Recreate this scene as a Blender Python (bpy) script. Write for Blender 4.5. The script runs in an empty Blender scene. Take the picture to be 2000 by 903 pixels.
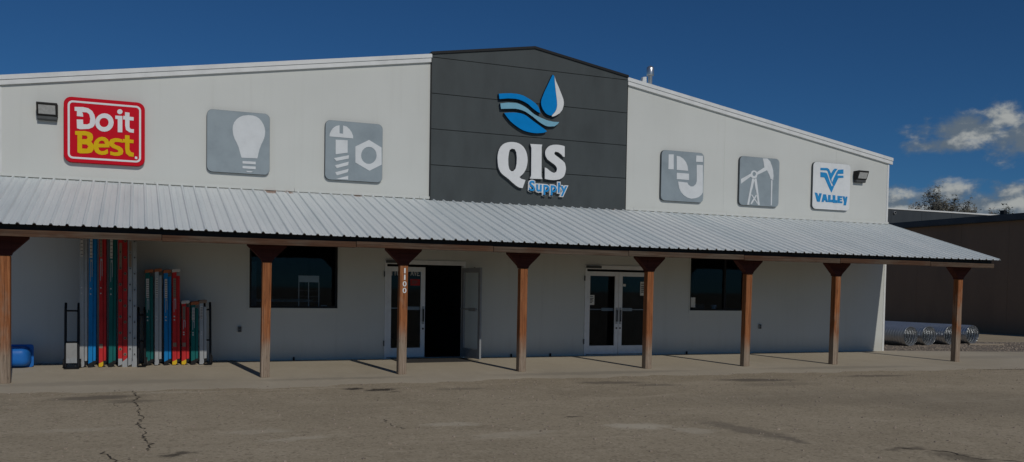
import bpy, bmesh, math, random
from mathutils import Vector, Matrix
PI=math.pi
CAM = [0.39408, -0.03519, 0.01573, 1757.79969, 625.01363, -8.45589, -19.28528, 1.59449]
DROP_BLUE = [[(0.434,6.566),(0.377,6.455),(0.321,6.334),(0.227,6.14),(0.162,5.976),(0.149,5.904),(0.158,5.835),(0.195,5.75),(0.265,5.668),(0.324,5.635),(0.373,5.622),(0.422,5.621),(0.499,5.707),(0.534,5.768),(0.547,5.817),(0.555,5.889),(0.55,5.959),(0.521,6.151),(0.487,6.378),(0.474,6.535)]]
DROP_WHITE = [[(0.482,6.536),(0.515,6.433),(0.597,6.283),(0.679,6.113),(0.717,6.028),(0.732,5.95),(0.729,5.887),(0.696,5.778),(0.628,5.692),(0.531,5.63),(0.482,5.608),(0.437,5.599),(0.428,5.618),(0.505,5.704),(0.54,5.765),(0.553,5.814),(0.561,5.886),(0.556,5.96),(0.526,6.152),(0.493,6.378)]]
BAND_TOP = [[(-0.906,5.996),(-0.804,6.014),(-0.616,6.036),(-0.464,6.038),(-0.378,6.029),(-0.292,6.011),(-0.138,5.948),(-0.05,5.9),(0.018,5.857),(0.068,5.809),(0.102,5.751),(0.139,5.648),(0.06,5.677),(-0.057,5.745),(-0.174,5.831),(-0.251,5.867),(-0.328,5.895),(-0.414,5.915),(-0.5,5.922),(-0.67,5.915),(-0.886,5.88)]]
BAND_MID = [[(-0.865,5.784),(-0.669,5.82),(-0.48,5.828),(-0.403,5.815),(-0.326,5.79),(-0.249,5.757),(-0.172,5.717),(-0.094,5.659),(-0.016,5.609),(0.062,5.577),(0.14,5.552),(0.297,5.504),(0.455,5.482),(0.622,5.487),(0.574,5.43),(0.506,5.38),(0.378,5.364),(0.319,5.364),(0.261,5.377),(0.182,5.409),(0.103,5.452),(-0.053,5.553),(-0.19,5.628),(-0.257,5.657),(-0.324,5.677),(-0.411,5.692),(-0.496,5.697),(-0.666,5.681),(-0.845,5.662)]]
CRESCENT = [[(-0.768,5.577),(-0.665,5.593),(-0.552,5.605),(-0.457,5.608),(-0.361,5.604),(-0.285,5.588),(-0.207,5.557),(-0.032,5.449),(0.105,5.373),(0.243,5.296),(0.312,5.249),(0.244,5.213),(0.166,5.197),(0.069,5.185),(-0.018,5.182),(-0.105,5.189),(-0.192,5.199),(-0.278,5.219),(-0.365,5.254),(-0.451,5.3),(-0.528,5.346),(-0.605,5.401),(-0.701,5.496)]]
LETTER_Q = [[(-0.913,4.547),(-0.909,4.612),(-0.898,4.677),(-0.873,4.751),(-0.839,4.809),(-0.793,4.856),(-0.736,4.894),(-0.667,4.918),(-0.597,4.932),(-0.527,4.936),(-0.457,4.931),(-0.389,4.914),(-0.332,4.887),(-0.282,4.851),(-0.242,4.805),(-0.209,4.747),(-0.187,4.687),(-0.173,4.619),(-0.166,4.551),(-0.171,4.485),(-0.182,4.42),(-0.199,4.359),(-0.224,4.303),(-0.256,4.253),(-0.294,4.21),(-0.364,4.148),(-0.319,4.111),(-0.212,4.09),(-0.28,3.902),(-0.351,3.906),(-0.404,3.927),(-0.457,3.957),(-0.547,4.021),(-0.636,4.091),(-0.742,4.157),(-0.794,4.194),(-0.839,4.24),(-0.869,4.294),(-0.893,4.357),(-0.906,4.452)],[(-0.637,4.671),(-0.615,4.753),(-0.56,4.785),(-0.489,4.774),(-0.453,4.709),(-0.437,4.597),(-0.44,4.451),(-0.464,4.336),(-0.516,4.276),(-0.568,4.268),(-0.618,4.31),(-0.644,4.405),(-0.65,4.55)]]
LETTER_I = [[(-0.105,4.925),(0.194,4.932),(0.183,4.869),(0.191,4.199),(0.214,4.138),(-0.105,4.129),(-0.071,4.199),(-0.075,4.834)]]
LETTER_S = [[(0.774,4.937),(0.695,4.953),(0.621,4.959),(0.548,4.957),(0.471,4.946),(0.403,4.926),(0.352,4.895),(0.313,4.854),(0.285,4.811),(0.273,4.761),(0.276,4.715),(0.289,4.672),(0.336,4.602),(0.446,4.535),(0.511,4.499),(0.557,4.461),(0.582,4.421),(0.586,4.38),(0.569,4.33),(0.515,4.298),(0.451,4.314),(0.386,4.351),(0.322,4.396),(0.271,4.409),(0.276,4.147),(0.363,4.136),(0.436,4.132),(0.509,4.133),(0.582,4.141),(0.655,4.158),(0.719,4.192),(0.764,4.234),(0.794,4.289),(0.808,4.353),(0.816,4.403),(0.811,4.461),(0.785,4.55),(0.72,4.603),(0.608,4.67),(0.525,4.722),(0.506,4.761),(0.542,4.797),(0.615,4.786),(0.699,4.734),(0.736,4.692),(0.779,4.69)]]
SUPPLY_BOX = [(-0.146,4.063),(-0.142,3.858),(0.873,3.862),(0.27,3.779),(0.716,3.856),(0.916,4.055),(0.712,4.101)]
BEST_PANEL = [(-9.765,5.104),(-8.33,5.11),(-8.328,3.851),(-9.756,3.876)]
LETTERS_DO = [[(-9.576,4.916),(-9.431,4.925),(-9.34,4.911),(-9.273,4.866),(-9.234,4.796),(-9.217,4.715),(-9.222,4.631),(-9.239,4.584),(-9.264,4.554),(-9.331,4.519),(-9.482,4.5),(-9.535,4.514),(-9.54,4.681),(-9.432,4.687),(-9.427,4.6),(-9.362,4.601),(-9.315,4.627),(-9.306,4.716),(-9.323,4.797),(-9.365,4.83),(-9.445,4.829),(-9.432,4.788),(-9.428,4.742),(-9.538,4.746),(-9.535,4.839),(-9.576,4.843)]]
LETTER_O = [[(-8.895,4.677),(-8.903,4.622),(-8.926,4.571),(-8.962,4.529),(-9.008,4.5),(-9.058,4.488),(-9.109,4.492),(-9.154,4.514),(-9.19,4.549),(-9.213,4.596),(-9.22,4.65),(-9.213,4.704),(-9.19,4.755),(-9.154,4.797),(-9.108,4.826),(-9.058,4.839),(-9.008,4.835),(-8.962,4.814),(-8.926,4.778),(-8.903,4.731)],[(-8.984,4.67),(-8.988,4.642),(-8.999,4.616),(-9.017,4.595),(-9.04,4.58),(-9.065,4.574),(-9.09,4.576),(-9.113,4.587),(-9.131,4.605),(-9.142,4.629),(-9.146,4.656),(-9.142,4.684),(-9.131,4.709),(-9.113,4.73),(-9.09,4.745),(-9.065,4.751),(-9.04,4.749),(-9.017,4.739),(-8.999,4.721),(-8.988,4.697)]]
LETTER_I2 = [[(-8.866,4.813),(-8.741,4.815),(-8.741,4.5),(-8.823,4.497),(-8.823,4.748),(-8.866,4.75)]]
LETTER_DOT = [[(-8.737,4.899),(-8.744,4.874),(-8.761,4.855),(-8.785,4.846),(-8.809,4.851),(-8.827,4.867),(-8.833,4.89),(-8.827,4.915),(-8.809,4.934),(-8.785,4.943),(-8.761,4.938),(-8.744,4.922)]]
LETTER_T = [[(-8.694,4.895),(-8.613,4.891),(-8.613,4.813),(-8.539,4.81),(-8.539,4.745),(-8.613,4.744),(-8.613,4.608),(-8.591,4.576),(-8.533,4.577),(-8.537,4.506),(-8.616,4.514),(-8.677,4.556),(-8.691,4.639),(-8.691,4.75),(-8.729,4.753),(-8.724,4.822),(-8.694,4.819)]]
LETTER_B = [[(-9.568,4.46),(-9.398,4.473),(-9.315,4.458),(-9.273,4.428),(-9.258,4.38),(-9.261,4.324),(-9.29,4.276),(-9.261,4.241),(-9.244,4.197),(-9.248,4.132),(-9.281,4.074),(-9.349,4.051),(-9.482,4.041),(-9.529,4.06),(-9.528,4.386),(-9.568,4.392)],[(-9.449,4.389),(-9.373,4.389),(-9.352,4.36),(-9.368,4.32),(-9.449,4.314)],[(-9.449,4.218),(-9.365,4.219),(-9.34,4.184),(-9.362,4.138),(-9.449,4.136)]]
LETTER_E = [[(-9.251,4.205),(-9.239,4.271),(-9.205,4.328),(-9.155,4.369),(-9.104,4.386),(-9.045,4.38),(-8.997,4.345),(-8.973,4.281),(-8.97,4.193),(-9.163,4.178),(-9.15,4.13),(-9.113,4.108),(-9.062,4.117),(-9.002,4.159),(-8.994,4.076),(-9.045,4.048),(-9.104,4.039),(-9.163,4.049),(-9.214,4.082),(-9.243,4.141)],[(-9.163,4.249),(-9.146,4.294),(-9.104,4.316),(-9.062,4.301),(-9.048,4.254)]]
LETTER_S2 = [[(-8.746,4.364),(-8.728,4.3),(-8.806,4.309),(-8.866,4.308),(-8.895,4.278),(-8.861,4.247),(-8.789,4.225),(-8.74,4.187),(-8.723,4.132),(-8.74,4.075),(-8.797,4.043),(-8.866,4.037),(-8.956,4.051),(-8.956,4.119),(-8.883,4.102),(-8.823,4.11),(-8.806,4.136),(-8.84,4.161),(-8.917,4.189),(-8.968,4.23),(-8.977,4.29),(-8.951,4.348),(-8.874,4.378),(-8.806,4.378)]]
LETTER_T2 = [[(-8.694,4.451),(-8.613,4.448),(-8.613,4.374),(-8.538,4.37),(-8.542,4.304),(-8.613,4.305),(-8.613,4.178),(-8.59,4.132),(-8.535,4.118),(-8.538,4.043),(-8.616,4.046),(-8.677,4.098),(-8.69,4.191),(-8.691,4.306),(-8.734,4.307),(-8.73,4.374),(-8.694,4.371)]]
BEST_DOT = [[(-8.516,4.051),(-8.472,4.048),(-8.472,4.001),(-8.515,4.004)]]
BULB = [[(-6.685,4.729),(-6.677,4.809),(-6.653,4.879),(-6.606,4.942),(-6.549,4.991),(-6.482,5.024),(-6.377,5.045),(-6.29,5.045),(-6.223,5.029),(-6.164,4.996),(-6.116,4.945),(-6.076,4.879),(-6.051,4.811),(-6.041,4.742),(-6.05,4.642),(-6.075,4.56),(-6.113,4.478),(-6.151,4.375),(-6.17,4.294),(-6.195,4.177),(-6.507,4.171),(-6.536,4.268),(-6.565,4.375),(-6.604,4.47),(-6.642,4.536),(-6.671,4.622)]]
BULB_BARS = [[[(-6.487,4.104),(-6.227,4.107),(-6.227,4.052),(-6.487,4.054)]],[[(-6.487,4.005),(-6.227,4.008),(-6.226,3.952),(-6.486,3.955)]],[[(-6.419,3.908),(-6.284,3.907),(-6.313,3.883),(-6.39,3.884)]]]
BOLT = [[[(-4.719,4.743),(-4.713,4.798),(-4.691,4.855),(-4.649,4.92),(-4.583,4.973),(-4.507,4.996),(-4.505,4.825),(-4.43,4.821),(-4.432,4.996),(-4.355,4.981),(-4.291,4.929),(-4.245,4.867),(-4.217,4.797),(-4.212,4.739)]],[[(-4.587,4.685),(-4.331,4.691),(-4.329,4.427),(-4.584,4.377)]],[[(-4.618,4.293),(-4.301,4.377),(-4.306,4.304),(-4.566,4.235)]],[[(-4.602,4.14),(-4.306,4.238),(-4.316,4.163),(-4.554,4.085)]],[[(-4.589,3.997),(-4.304,4.087),(-4.325,4.014),(-4.553,3.933)]],[[(-4.579,3.853),(-4.313,3.938),(-4.313,3.857),(-4.573,3.854)]]]
NUT = [[(-4.162,4.573),(-3.868,4.735),(-3.592,4.593),(-3.584,4.224),(-3.85,4.075),(-4.159,4.232)],[(-3.698,4.415),(-3.705,4.358),(-3.729,4.305),(-3.767,4.262),(-3.814,4.233),(-3.866,4.22),(-3.919,4.225),(-3.967,4.248),(-4.005,4.286),(-4.029,4.336),(-4.038,4.391),(-4.03,4.448),(-4.007,4.501),(-3.97,4.544),(-3.923,4.574),(-3.87,4.587),(-3.818,4.582),(-3.77,4.559),(-3.731,4.521),(-3.707,4.472)]]
TRAP = [[[(3.655,4.962),(3.801,4.972),(3.811,4.603),(3.657,4.599)]],[[(3.889,4.942),(3.98,4.934),(4.082,4.884),(4.162,4.804),(4.212,4.707),(4.232,4.593),(3.898,4.595)]],[[(3.9,4.524),(4.258,4.523),(4.262,4.366),(3.904,4.367)]],[[(4.46,4.99),(4.659,4.993),(4.663,4.84),(4.457,4.832)]],[[(3.946,4.31),(4.216,4.3),(4.252,4.245),(4.321,4.209),(4.399,4.216),(4.472,4.278),(4.494,4.351),(4.483,4.759),(4.665,4.766),(4.684,4.088),(4.634,4.013),(4.567,3.96),(4.465,3.923),(4.346,3.905),(4.226,3.928),(4.123,3.98),(4.037,4.055),(3.984,4.149)]]]
JACK = [[[(5.832,4.484),(6.133,4.642),(6.167,4.709),(6.228,4.734),(6.294,4.726),(6.331,4.693),(6.564,4.833),(6.502,5.06),(6.649,5.068),(6.743,4.994),(6.802,4.878),(6.843,4.761),(6.858,4.642),(6.851,4.522),(6.769,4.547),(6.717,4.663),(6.647,4.764),(6.344,4.625),(6.325,4.556),(6.264,4.528),(6.191,4.533),(6.136,4.568),(5.836,4.367)],[(6.296,4.643),(6.29,4.614),(6.271,4.593),(6.244,4.583),(6.216,4.589),(6.196,4.609),(6.188,4.636),(6.194,4.665),(6.213,4.687),(6.24,4.696),(6.268,4.69),(6.288,4.671)]],[[(6.784,4.512),(6.829,4.515),(6.827,3.862),(6.794,3.86)]],[[(6.18,4.523),(6.235,4.521),(6.103,3.841),(6.042,3.84)]],[[(6.264,4.522),(6.318,4.532),(6.441,3.848),(6.383,3.846)]],[[(6.218,4.507),(6.255,4.492),(6.194,4.245),(6.15,4.243)]],[[(6.154,4.11),(6.198,4.103),(6.401,3.885),(6.373,3.869)]],[[(6.242,4.497),(6.278,4.511),(6.341,4.238),(6.301,4.236)]],[[(6.312,4.109),(6.363,4.121),(6.189,3.859),(6.145,3.872)]]]
VLOGO = [[[(8.398,4.939),(8.626,4.951),(8.687,4.925),(8.759,4.812),(8.84,4.921),(8.886,4.951),(8.978,4.947),(8.902,4.863),(8.781,4.664),(8.8,4.548),(8.732,4.661),(8.644,4.864),(8.612,4.886),(8.4,4.88)]],[[(8.402,4.827),(8.571,4.824),(8.621,4.804),(8.724,4.593),(8.797,4.464),(8.83,4.496),(8.878,4.468),(8.794,4.305),(8.709,4.425),(8.551,4.683),(8.519,4.697),(8.407,4.694)]],[[(9.011,4.929),(9.179,4.948),(9.183,4.834),(9.005,4.82),(8.974,4.784),(8.991,4.772),(9.185,4.78),(9.187,4.725),(9.019,4.712),(8.983,4.651),(8.886,4.482),(8.84,4.508),(8.815,4.548),(8.814,4.59),(8.859,4.685),(8.95,4.85)]]]
VALLEY = [[[(8.228,4.274),(8.312,4.267),(8.358,4.173),(8.386,4.266),(8.466,4.262),(8.405,4.034),(8.31,4.037)]],[[(8.466,4.037),(8.516,4.244),(8.613,4.243),(8.68,4.043),(8.608,4.042),(8.593,4.082),(8.547,4.081),(8.538,4.037)]],[[(8.684,4.235),(8.769,4.235),(8.767,4.111),(8.835,4.111),(8.837,4.047),(8.686,4.045)]],[[(8.839,4.239),(8.925,4.236),(8.929,4.111),(8.994,4.109),(8.996,4.035),(8.846,4.034)]],[[(9.005,4.227),(9.166,4.224),(9.168,4.179),(9.086,4.178),(9.087,4.153),(9.158,4.151),(9.159,4.118),(9.088,4.114),(9.089,4.086),(9.176,4.085),(9.177,4.038),(9.011,4.036)]],[[(9.177,4.225),(9.253,4.224),(9.273,4.146),(9.292,4.222),(9.35,4.222),(9.305,3.987),(9.222,3.986),(9.236,4.085)]]]
PANELS = {'BOLT':(-4.805,-3.565,3.835,5.09),'TRAP':(3.46,4.705,3.82,5.065),'JACK':(5.795,7.05,3.825,5.08),'VALLEY':(8.16,9.435,3.84,5.095),'BULB':(-7.18,-5.945,3.85,5.105)}
SUN_E=4.0; SKY_S=.10; EXPO=-1.29
SKY_TINT=(.275,.61,.90)
CLOUD_D=(.27,.35,.44); CLOUD_L=(.88,.91,.88)
R=math.radians
random.seed(7)
SC=bpy.context.scene
COL=SC.collection

# ------------------------------------------------------------------ helpers
def link(o,parent=None):
    COL.objects.link(o)
    if parent is not None: o.parent=parent
    return o
def empty(name,label=None,cat=None,group=None,loc=(0,0,0),rot=(0,0,0)):
    o=bpy.data.objects.new(name,None); link(o); o.location=loc; o.rotation_euler=rot
    o.empty_display_size=.1
    if label: o['label']=label
    if cat: o['category']=cat
    if group: o['group']=group
    return o
class MB:
    """collects verts / faces, several materials allowed"""
    def __init__(s): s.v=[]; s.f=[]; s.m=[]; s.sm=[]
    def add(s,vs,fs,mi=0,smooth=False):
        n=len(s.v); s.v+= [tuple(v) for v in vs]
        for f in fs: s.f.append([n+i for i in f]); s.m.append(mi); s.sm.append(smooth)
        return s
    def box(s,x0,x1,y0,y1,z0,z1,mi=0):
        vs=[(x0,y0,z0),(x1,y0,z0),(x1,y1,z0),(x0,y1,z0),(x0,y0,z1),(x1,y0,z1),(x1,y1,z1),(x0,y1,z1)]
        return s.add(vs,[(0,3,2,1),(4,5,6,7),(0,1,5,4),(1,2,6,5),(2,3,7,6),(3,0,4,7)],mi)
    def hexa(s,b,t,mi=0):
        return s.add(list(b)+list(t),[(0,3,2,1),(4,5,6,7),(0,1,5,4),(1,2,6,5),(2,3,7,6),(3,0,4,7)],mi)
    def prism_x(s,prof,x0,x1,mi=0):   # prof in (y,z), counter-clockwise or not
        n=len(prof)
        vs=[(x0,y,z) for y,z in prof]+[(x1,y,z) for y,z in prof]
        fs=[tuple(range(n))[::-1],tuple(range(n,2*n))]+[(i,(i+1)%n,n+(i+1)%n,n+i) for i in range(n)]
        return s.add(vs,fs,mi)
    def prism_y(s,prof,y0,y1,mi=0):   # prof in (x,z)
        n=len(prof)
        vs=[(x,y0,z) for x,z in prof]+[(x,y1,z) for x,z in prof]
        fs=[tuple(range(n)),tuple(range(n,2*n))[::-1]]+[(i,n+i,n+(i+1)%n,(i+1)%n) for i in range(n)]
        return s.add(vs,fs,mi)
    def tube(s,p,q,r,n=10,mi=0,r2=None,cap=True):
        p=Vector(p);q=Vector(q);d=(q-p).normalized();a=d.orthogonal().normalized();b=d.cross(a)
        r2=r if r2 is None else r2
        vs=[p+(a*math.cos(2*PI*i/n)+b*math.sin(2*PI*i/n))*r for i in range(n)]+[q+(a*math.cos(2*PI*i/n)+b*math.sin(2*PI*i/n))*r2 for i in range(n)]
        s.add(vs,[(i,(i+1)%n,n+(i+1)%n,n+i) for i in range(n)],mi,True)
        if cap: s.add(vs,[tuple(range(n))[::-1],tuple(range(n,2*n))],mi)
        return s
    def lathe(s,prof,n=24,mi=0,c=(0,0,0)):   # prof (r,z) around z
        vs=[(c[0]+r*math.cos(2*PI*i/n),c[1]+r*math.sin(2*PI*i/n),c[2]+z) for r,z in prof for i in range(n)]
        fs=[(k*n+i,k*n+(i+1)%n,(k+1)*n+(i+1)%n,(k+1)*n+i) for k in range(len(prof)-1) for i in range(n)]
        return s.add(vs,fs,mi,True)
    def mesh(s,name,mats,bevel=0):
        me=bpy.data.meshes.new(name); me.from_pydata(s.v,[],s.f)
        if not isinstance(mats,(list,tuple)): mats=[mats]
        for m in mats: me.materials.append(m)
        for p,mi,sm in zip(me.polygons,s.m,s.sm): p.material_index=mi; p.use_smooth=sm
        bm=bmesh.new(); bm.from_mesh(me)
        bmesh.ops.recalc_face_normals(bm,faces=bm.faces[:])
        if bevel:
            es=[e for e in bm.edges if len(e.link_faces)==2 and e.calc_face_angle(0)>.6 and not all(f.smooth for f in e.link_faces)]
            bmesh.ops.bevel(bm,geom=es,offset=bevel,segments=1,affect='EDGES',clamp_overlap=True)
        bm.to_mesh(me); bm.free(); me.update()
        return me
    def build(s,name,mats,parent=None,loc=None,bevel=0,rot=None):
        o=bpy.data.objects.new(name,s.mesh(name,mats,bevel)); link(o,parent)
        if loc: o.location=loc
        if rot: o.rotation_euler=rot
        return o
def tag(o,label,cat,group=None,kind=None):
    if label: o['label']=label
    if cat: o['category']=cat
    if group: o['group']=group
    if kind: o['kind']=kind
    return o

def flat_shape(polys,yf,yb,bev=0):
    """polys: outline(s) in (x,z), later ones holes; filled solid between yf (front) and yb. returns verts, faces"""
    cu=bpy.data.curves.new('shape','CURVE'); cu.dimensions='2D'; cu.fill_mode='BOTH'
    for po in polys:
        sp=cu.splines.new('POLY'); sp.points.add(len(po)-1); sp.use_cyclic_u=True
        for p,(x,z) in zip(sp.points,po): p.co=(x,z,0,1)
    d=abs(yb-yf)/2; cu.extrude=max(d-bev,.0005); cu.bevel_depth=bev; cu.bevel_resolution=0; cu.offset=-bev
    o=bpy.data.objects.new('shape',cu); COL.objects.link(o)
    dg=bpy.context.evaluated_depsgraph_get(); dg.update()
    me=bpy.data.meshes.new_from_object(o.evaluated_get(dg))
    ym=(yf+yb)/2
    vs=[(v.co.x,ym-v.co.z,v.co.y) for v in me.vertices]; fs=[tuple(p.vertices) for p in me.polygons]
    bpy.data.objects.remove(o); bpy.data.curves.remove(cu); bpy.data.meshes.remove(me)
    return vs,fs
def text_shape(s,off=0.,ext=.01,space=1.):
    cu=bpy.data.curves.new('words','FONT'); cu.body=s; cu.extrude=ext; cu.offset=off; cu.space_character=space; cu.resolution_u=4
    o=bpy.data.objects.new('words',cu); COL.objects.link(o)
    dg=bpy.context.evaluated_depsgraph_get(); dg.update()
    me=bpy.data.meshes.new_from_object(o.evaluated_get(dg))
    vs=[(v.co.x,-v.co.z,v.co.y) for v in me.vertices]; fs=[tuple(p.vertices) for p in me.polygons]
    bpy.data.objects.remove(o); bpy.data.curves.remove(cu); bpy.data.meshes.remove(me)
    return vs,fs
def fit(vs,x0,x1,z0,z1,y,box=None):
    bx=box or (min(v[0] for v in vs),max(v[0] for v in vs),min(v[2] for v in vs),max(v[2] for v in vs))
    return [(x0+(v[0]-bx[0])/(bx[1]-bx[0])*(x1-x0),y+v[1],z0+(v[2]-bx[2])/(bx[3]-bx[2])*(z1-z0)) for v in vs],bx
def rrect(x0,x1,z0,z1,r,n=6):
    o=[]
    for cx,cz,a in ((x1-r,z1-r,0),(x0+r,z1-r,90),(x0+r,z0+r,180),(x1-r,z0+r,270)):
        for i in range(n+1):
            t=R(a+90*i/n); o.append((cx+r*math.cos(t),cz+r*math.sin(t)))
    return o

# ------------------------------------------------------------------ materials
class NT:
    def __init__(s,nt): s.t=nt
    def n(s,ty,**k):
        x=s.t.nodes.new(ty)
        for a,b in k.items():
            if a.startswith('i_'): x.inputs[a[2:].replace('_',' ')].default_value=b
            else: setattr(x,a,b)
        return x
    def l(s,a,b): s.t.links.new(a,b)
    def math(s,op,a,b=None,c=None,clamp=False):
        x=s.n('ShaderNodeMath',operation=op); x.use_clamp=clamp
        for i,v in enumerate((a,b,c)):
            if v is None: continue
            if isinstance(v,(int,float)): x.inputs[i].default_value=v
            else: s.l(v,x.inputs[i])
        return x.outputs[0]
    def mixc(s,f,a,b,mode='MIX'):
        x=s.n('ShaderNodeMix',data_type='RGBA',blend_type=mode)
        for i,v in ((0,f),(6,a),(7,b)):
            if isinstance(v,(int,float)): x.inputs[i].default_value=v
            elif isinstance(v,tuple): x.inputs[i].default_value=(*v[:3],1)
            else: s.l(v,x.inputs[i])
        return x.outputs[2]
    def ramp(s,f,stops):
        x=s.n('ShaderNodeValToRGB'); e=x.color_ramp.elements
        while len(e)<len(stops): e.new(.5)
        for q,(p,c) in zip(e,stops):
            q.position=p; q.color=(*c,1) if isinstance(c,tuple) else (c,c,c,1)
        s.l(f,x.inputs[0]); return x.outputs[0]
    def noise(s,vec,scale,detail=4,rough=.55,dist=0):
        x=s.n('ShaderNodeTexNoise'); x.inputs['Scale'].default_value=scale; x.inputs['Detail'].default_value=detail
        x.inputs['Roughness'].default_value=rough; x.inputs['Distortion'].default_value=dist
        if vec is not None: s.l(vec,x.inputs['Vector'])
        return x.outputs[0]
    def mapping(s,vec,scale=(1,1,1),loc=(0,0,0),rot=(0,0,0)):
        x=s.n('ShaderNodeMapping'); x.inputs['Scale'].default_value=scale; x.inputs['Location'].default_value=loc; x.inputs['Rotation'].default_value=rot
        s.l(vec,x.inputs['Vector']); return x.outputs[0]
    def sstep(s,v,a,b):
        x=s.n('ShaderNodeMapRange',interpolation_type='SMOOTHSTEP'); x.inputs['From Min'].default_value=a; x.inputs['From Max'].default_value=b
        s.l(v,x.inputs['Value']); return x.outputs[0]
def newmat(name):
    m=bpy.data.materials.new(name); m.use_nodes=True; t=NT(m.node_tree)
    return m,t,m.node_tree.nodes['Principled BSDF']
def paint(name,col,rough=.6,metal=0.,var=.08,scale=6.,stretch=(1,1,1),bump=0.,bscale=60.,spec=.22,obj=False):
    m,t,b=newmat(name)
    b.inputs['Roughness'].default_value=rough; b.inputs['Metallic'].default_value=metal; b.inputs['Specular IOR Level'].default_value=spec
    tc=t.n('ShaderNodeTexCoord'); v=tc.outputs['Object'] if obj else t.n('ShaderNodeNewGeometry').outputs['Position']
    v=t.mapping(v,stretch)
    n=t.noise(v,scale,5,.6)
    d=tuple(max(0,c*(1-var*2.2)) for c in col); u=tuple(min(1,c*(1+var*1.6)) for c in col)
    c=t.ramp(n,[(.28,d),(.5,col),(.75,u)])
    t.l(c,b.inputs['Base Color'])
    r=t.math('MULTIPLY_ADD',n,.25,rough-.12,True); t.l(r,b.inputs['Roughness'])
    if bump:
        bn=t.n('ShaderNodeBump'); bn.inputs['Strength'].default_value=bump; bn.inputs['Distance'].default_value=.01
        t.l(t.noise(v,bscale,3),bn.inputs['Height']); t.l(bn.outputs[0],b.inputs['Normal'])
    return m

# --- white painted wall panels: faint vertical drip streaks and dirt
def m_wall():
    m,t,b=newmat('white_wall_panel')
    p=t.n('ShaderNodeNewGeometry').outputs['Position']
    big=t.noise(p,.5,4); st=t.noise(t.mapping(p,(5,5,.25)),1.,5,.65); fine=t.noise(p,40,3)
    c=t.ramp(big,[(.25,(.605,.618,.58)),(.55,(.645,.658,.62)),(.8,(.68,.692,.655))])
    c=t.mixc(t.math('MULTIPLY',t.sstep(st,.52,.78),.22),c,(.50,.50,.455))
    c=t.mixc(t.math('MULTIPLY',t.sstep(fine,.45,.8),.10),c,(.52,.53,.50))
    sz=t.n('ShaderNodeSeparateXYZ'); t.l(p,sz.inputs[0])
    d=t.math('MULTIPLY_ADD',st,-.35,sz.outputs['Z'])
    splash=t.math('MULTIPLY',t.math('SUBTRACT',1,t.sstep(d,-.15,.35)),.35)
    c=t.mixc(splash,c,(.40,.37,.31))
    t.l(c,b.inputs['Base Color']); b.inputs['Roughness'].default_value=.55; b.inputs['Specular IOR Level'].default_value=.3
    bn=t.n('ShaderNodeBump'); bn.inputs['Strength'].default_value=.15; bn.inputs['Distance'].default_value=.02
    t.l(t.noise(t.mapping(p,(1.2,1,.7)),1.5,3),bn.inputs['Height']); t.l(bn.outputs[0],b.inputs['Normal'])
    return m
def m_roof():
    m,t,b=newmat('galvanised_roof_sheet')
    p=t.n('ShaderNodeNewGeometry').outputs['Position']
    st=t.noise(t.mapping(p,(9,.5,.5)),1.,5,.65); big=t.noise(p,.7,4); fine=t.noise(p,30,3)
    wv=t.n('ShaderNodeTexWave'); wv.bands_direction='X'
    # sheets 0.91 m wide weather slightly differently
    sx=t.n('ShaderNodeSeparateXYZ'); t.l(p,sx.inputs[0])
    k=t.math('FLOOR',t.math('DIVIDE',sx.outputs['X'],.914))
    wn=t.n('ShaderNodeTexWhiteNoise',noise_dimensions='1D'); t.l(k,wn.inputs['W'])
    c=t.ramp(st,[(.27,(.58,.64,.645)),(.5,(.76,.805,.80)),(.75,(.87,.885,.86))])
    c=t.mixc(.5,c,t.ramp(wn.outputs[0],[(0,(.70,.75,.745)),(1,(.86,.87,.84))]))
    c=t.mixc(t.math('MULTIPLY',t.sstep(big,.5,.75),.25),c,(.68,.72,.72))
    c=t.mixc(t.math('MULTIPLY',t.sstep(fine,.6,.8),.25),c,(.34,.35,.33))
    # rust spots where the sheet meets the wall
    for (x,y,rx,ry) in ((-5.93,-.12,.16,.16),(-5.55,-.1,.09,.1),(-4.1,-.06,.1,.07),(2.2,-.05,.1,.05)):
        v=t.mapping(p,(1/rx,1/ry,0),(-x/rx,-y/ry,0))
        ln=t.n('ShaderNodeVectorMath',operation='LENGTH'); t.l(v,ln.inputs[0])
        f=t.math('MULTIPLY_ADD',fine,-1.3,t.math('ADD',ln.outputs['Value'],0)); 
        c=t.mixc(t.math('MULTIPLY',t.math('SUBTRACT',1,t.sstep(f,-.1,.45)),.8),c,(.30,.13,.055))
    t.l(c,b.inputs['Base Color']); b.inputs['Roughness'].default_value=.5; b.inputs['Metallic'].default_value=.0
    bn=t.n('ShaderNodeBump'); bn.inputs['Strength'].default_value=.25; bn.inputs['Distance'].default_value=.01
    t.l(t.noise(t.mapping(p,(2,.8,1)),1.6,2),bn.inputs['Height']); t.l(bn.outputs[0],b.inputs['Normal'])
    return m
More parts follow.
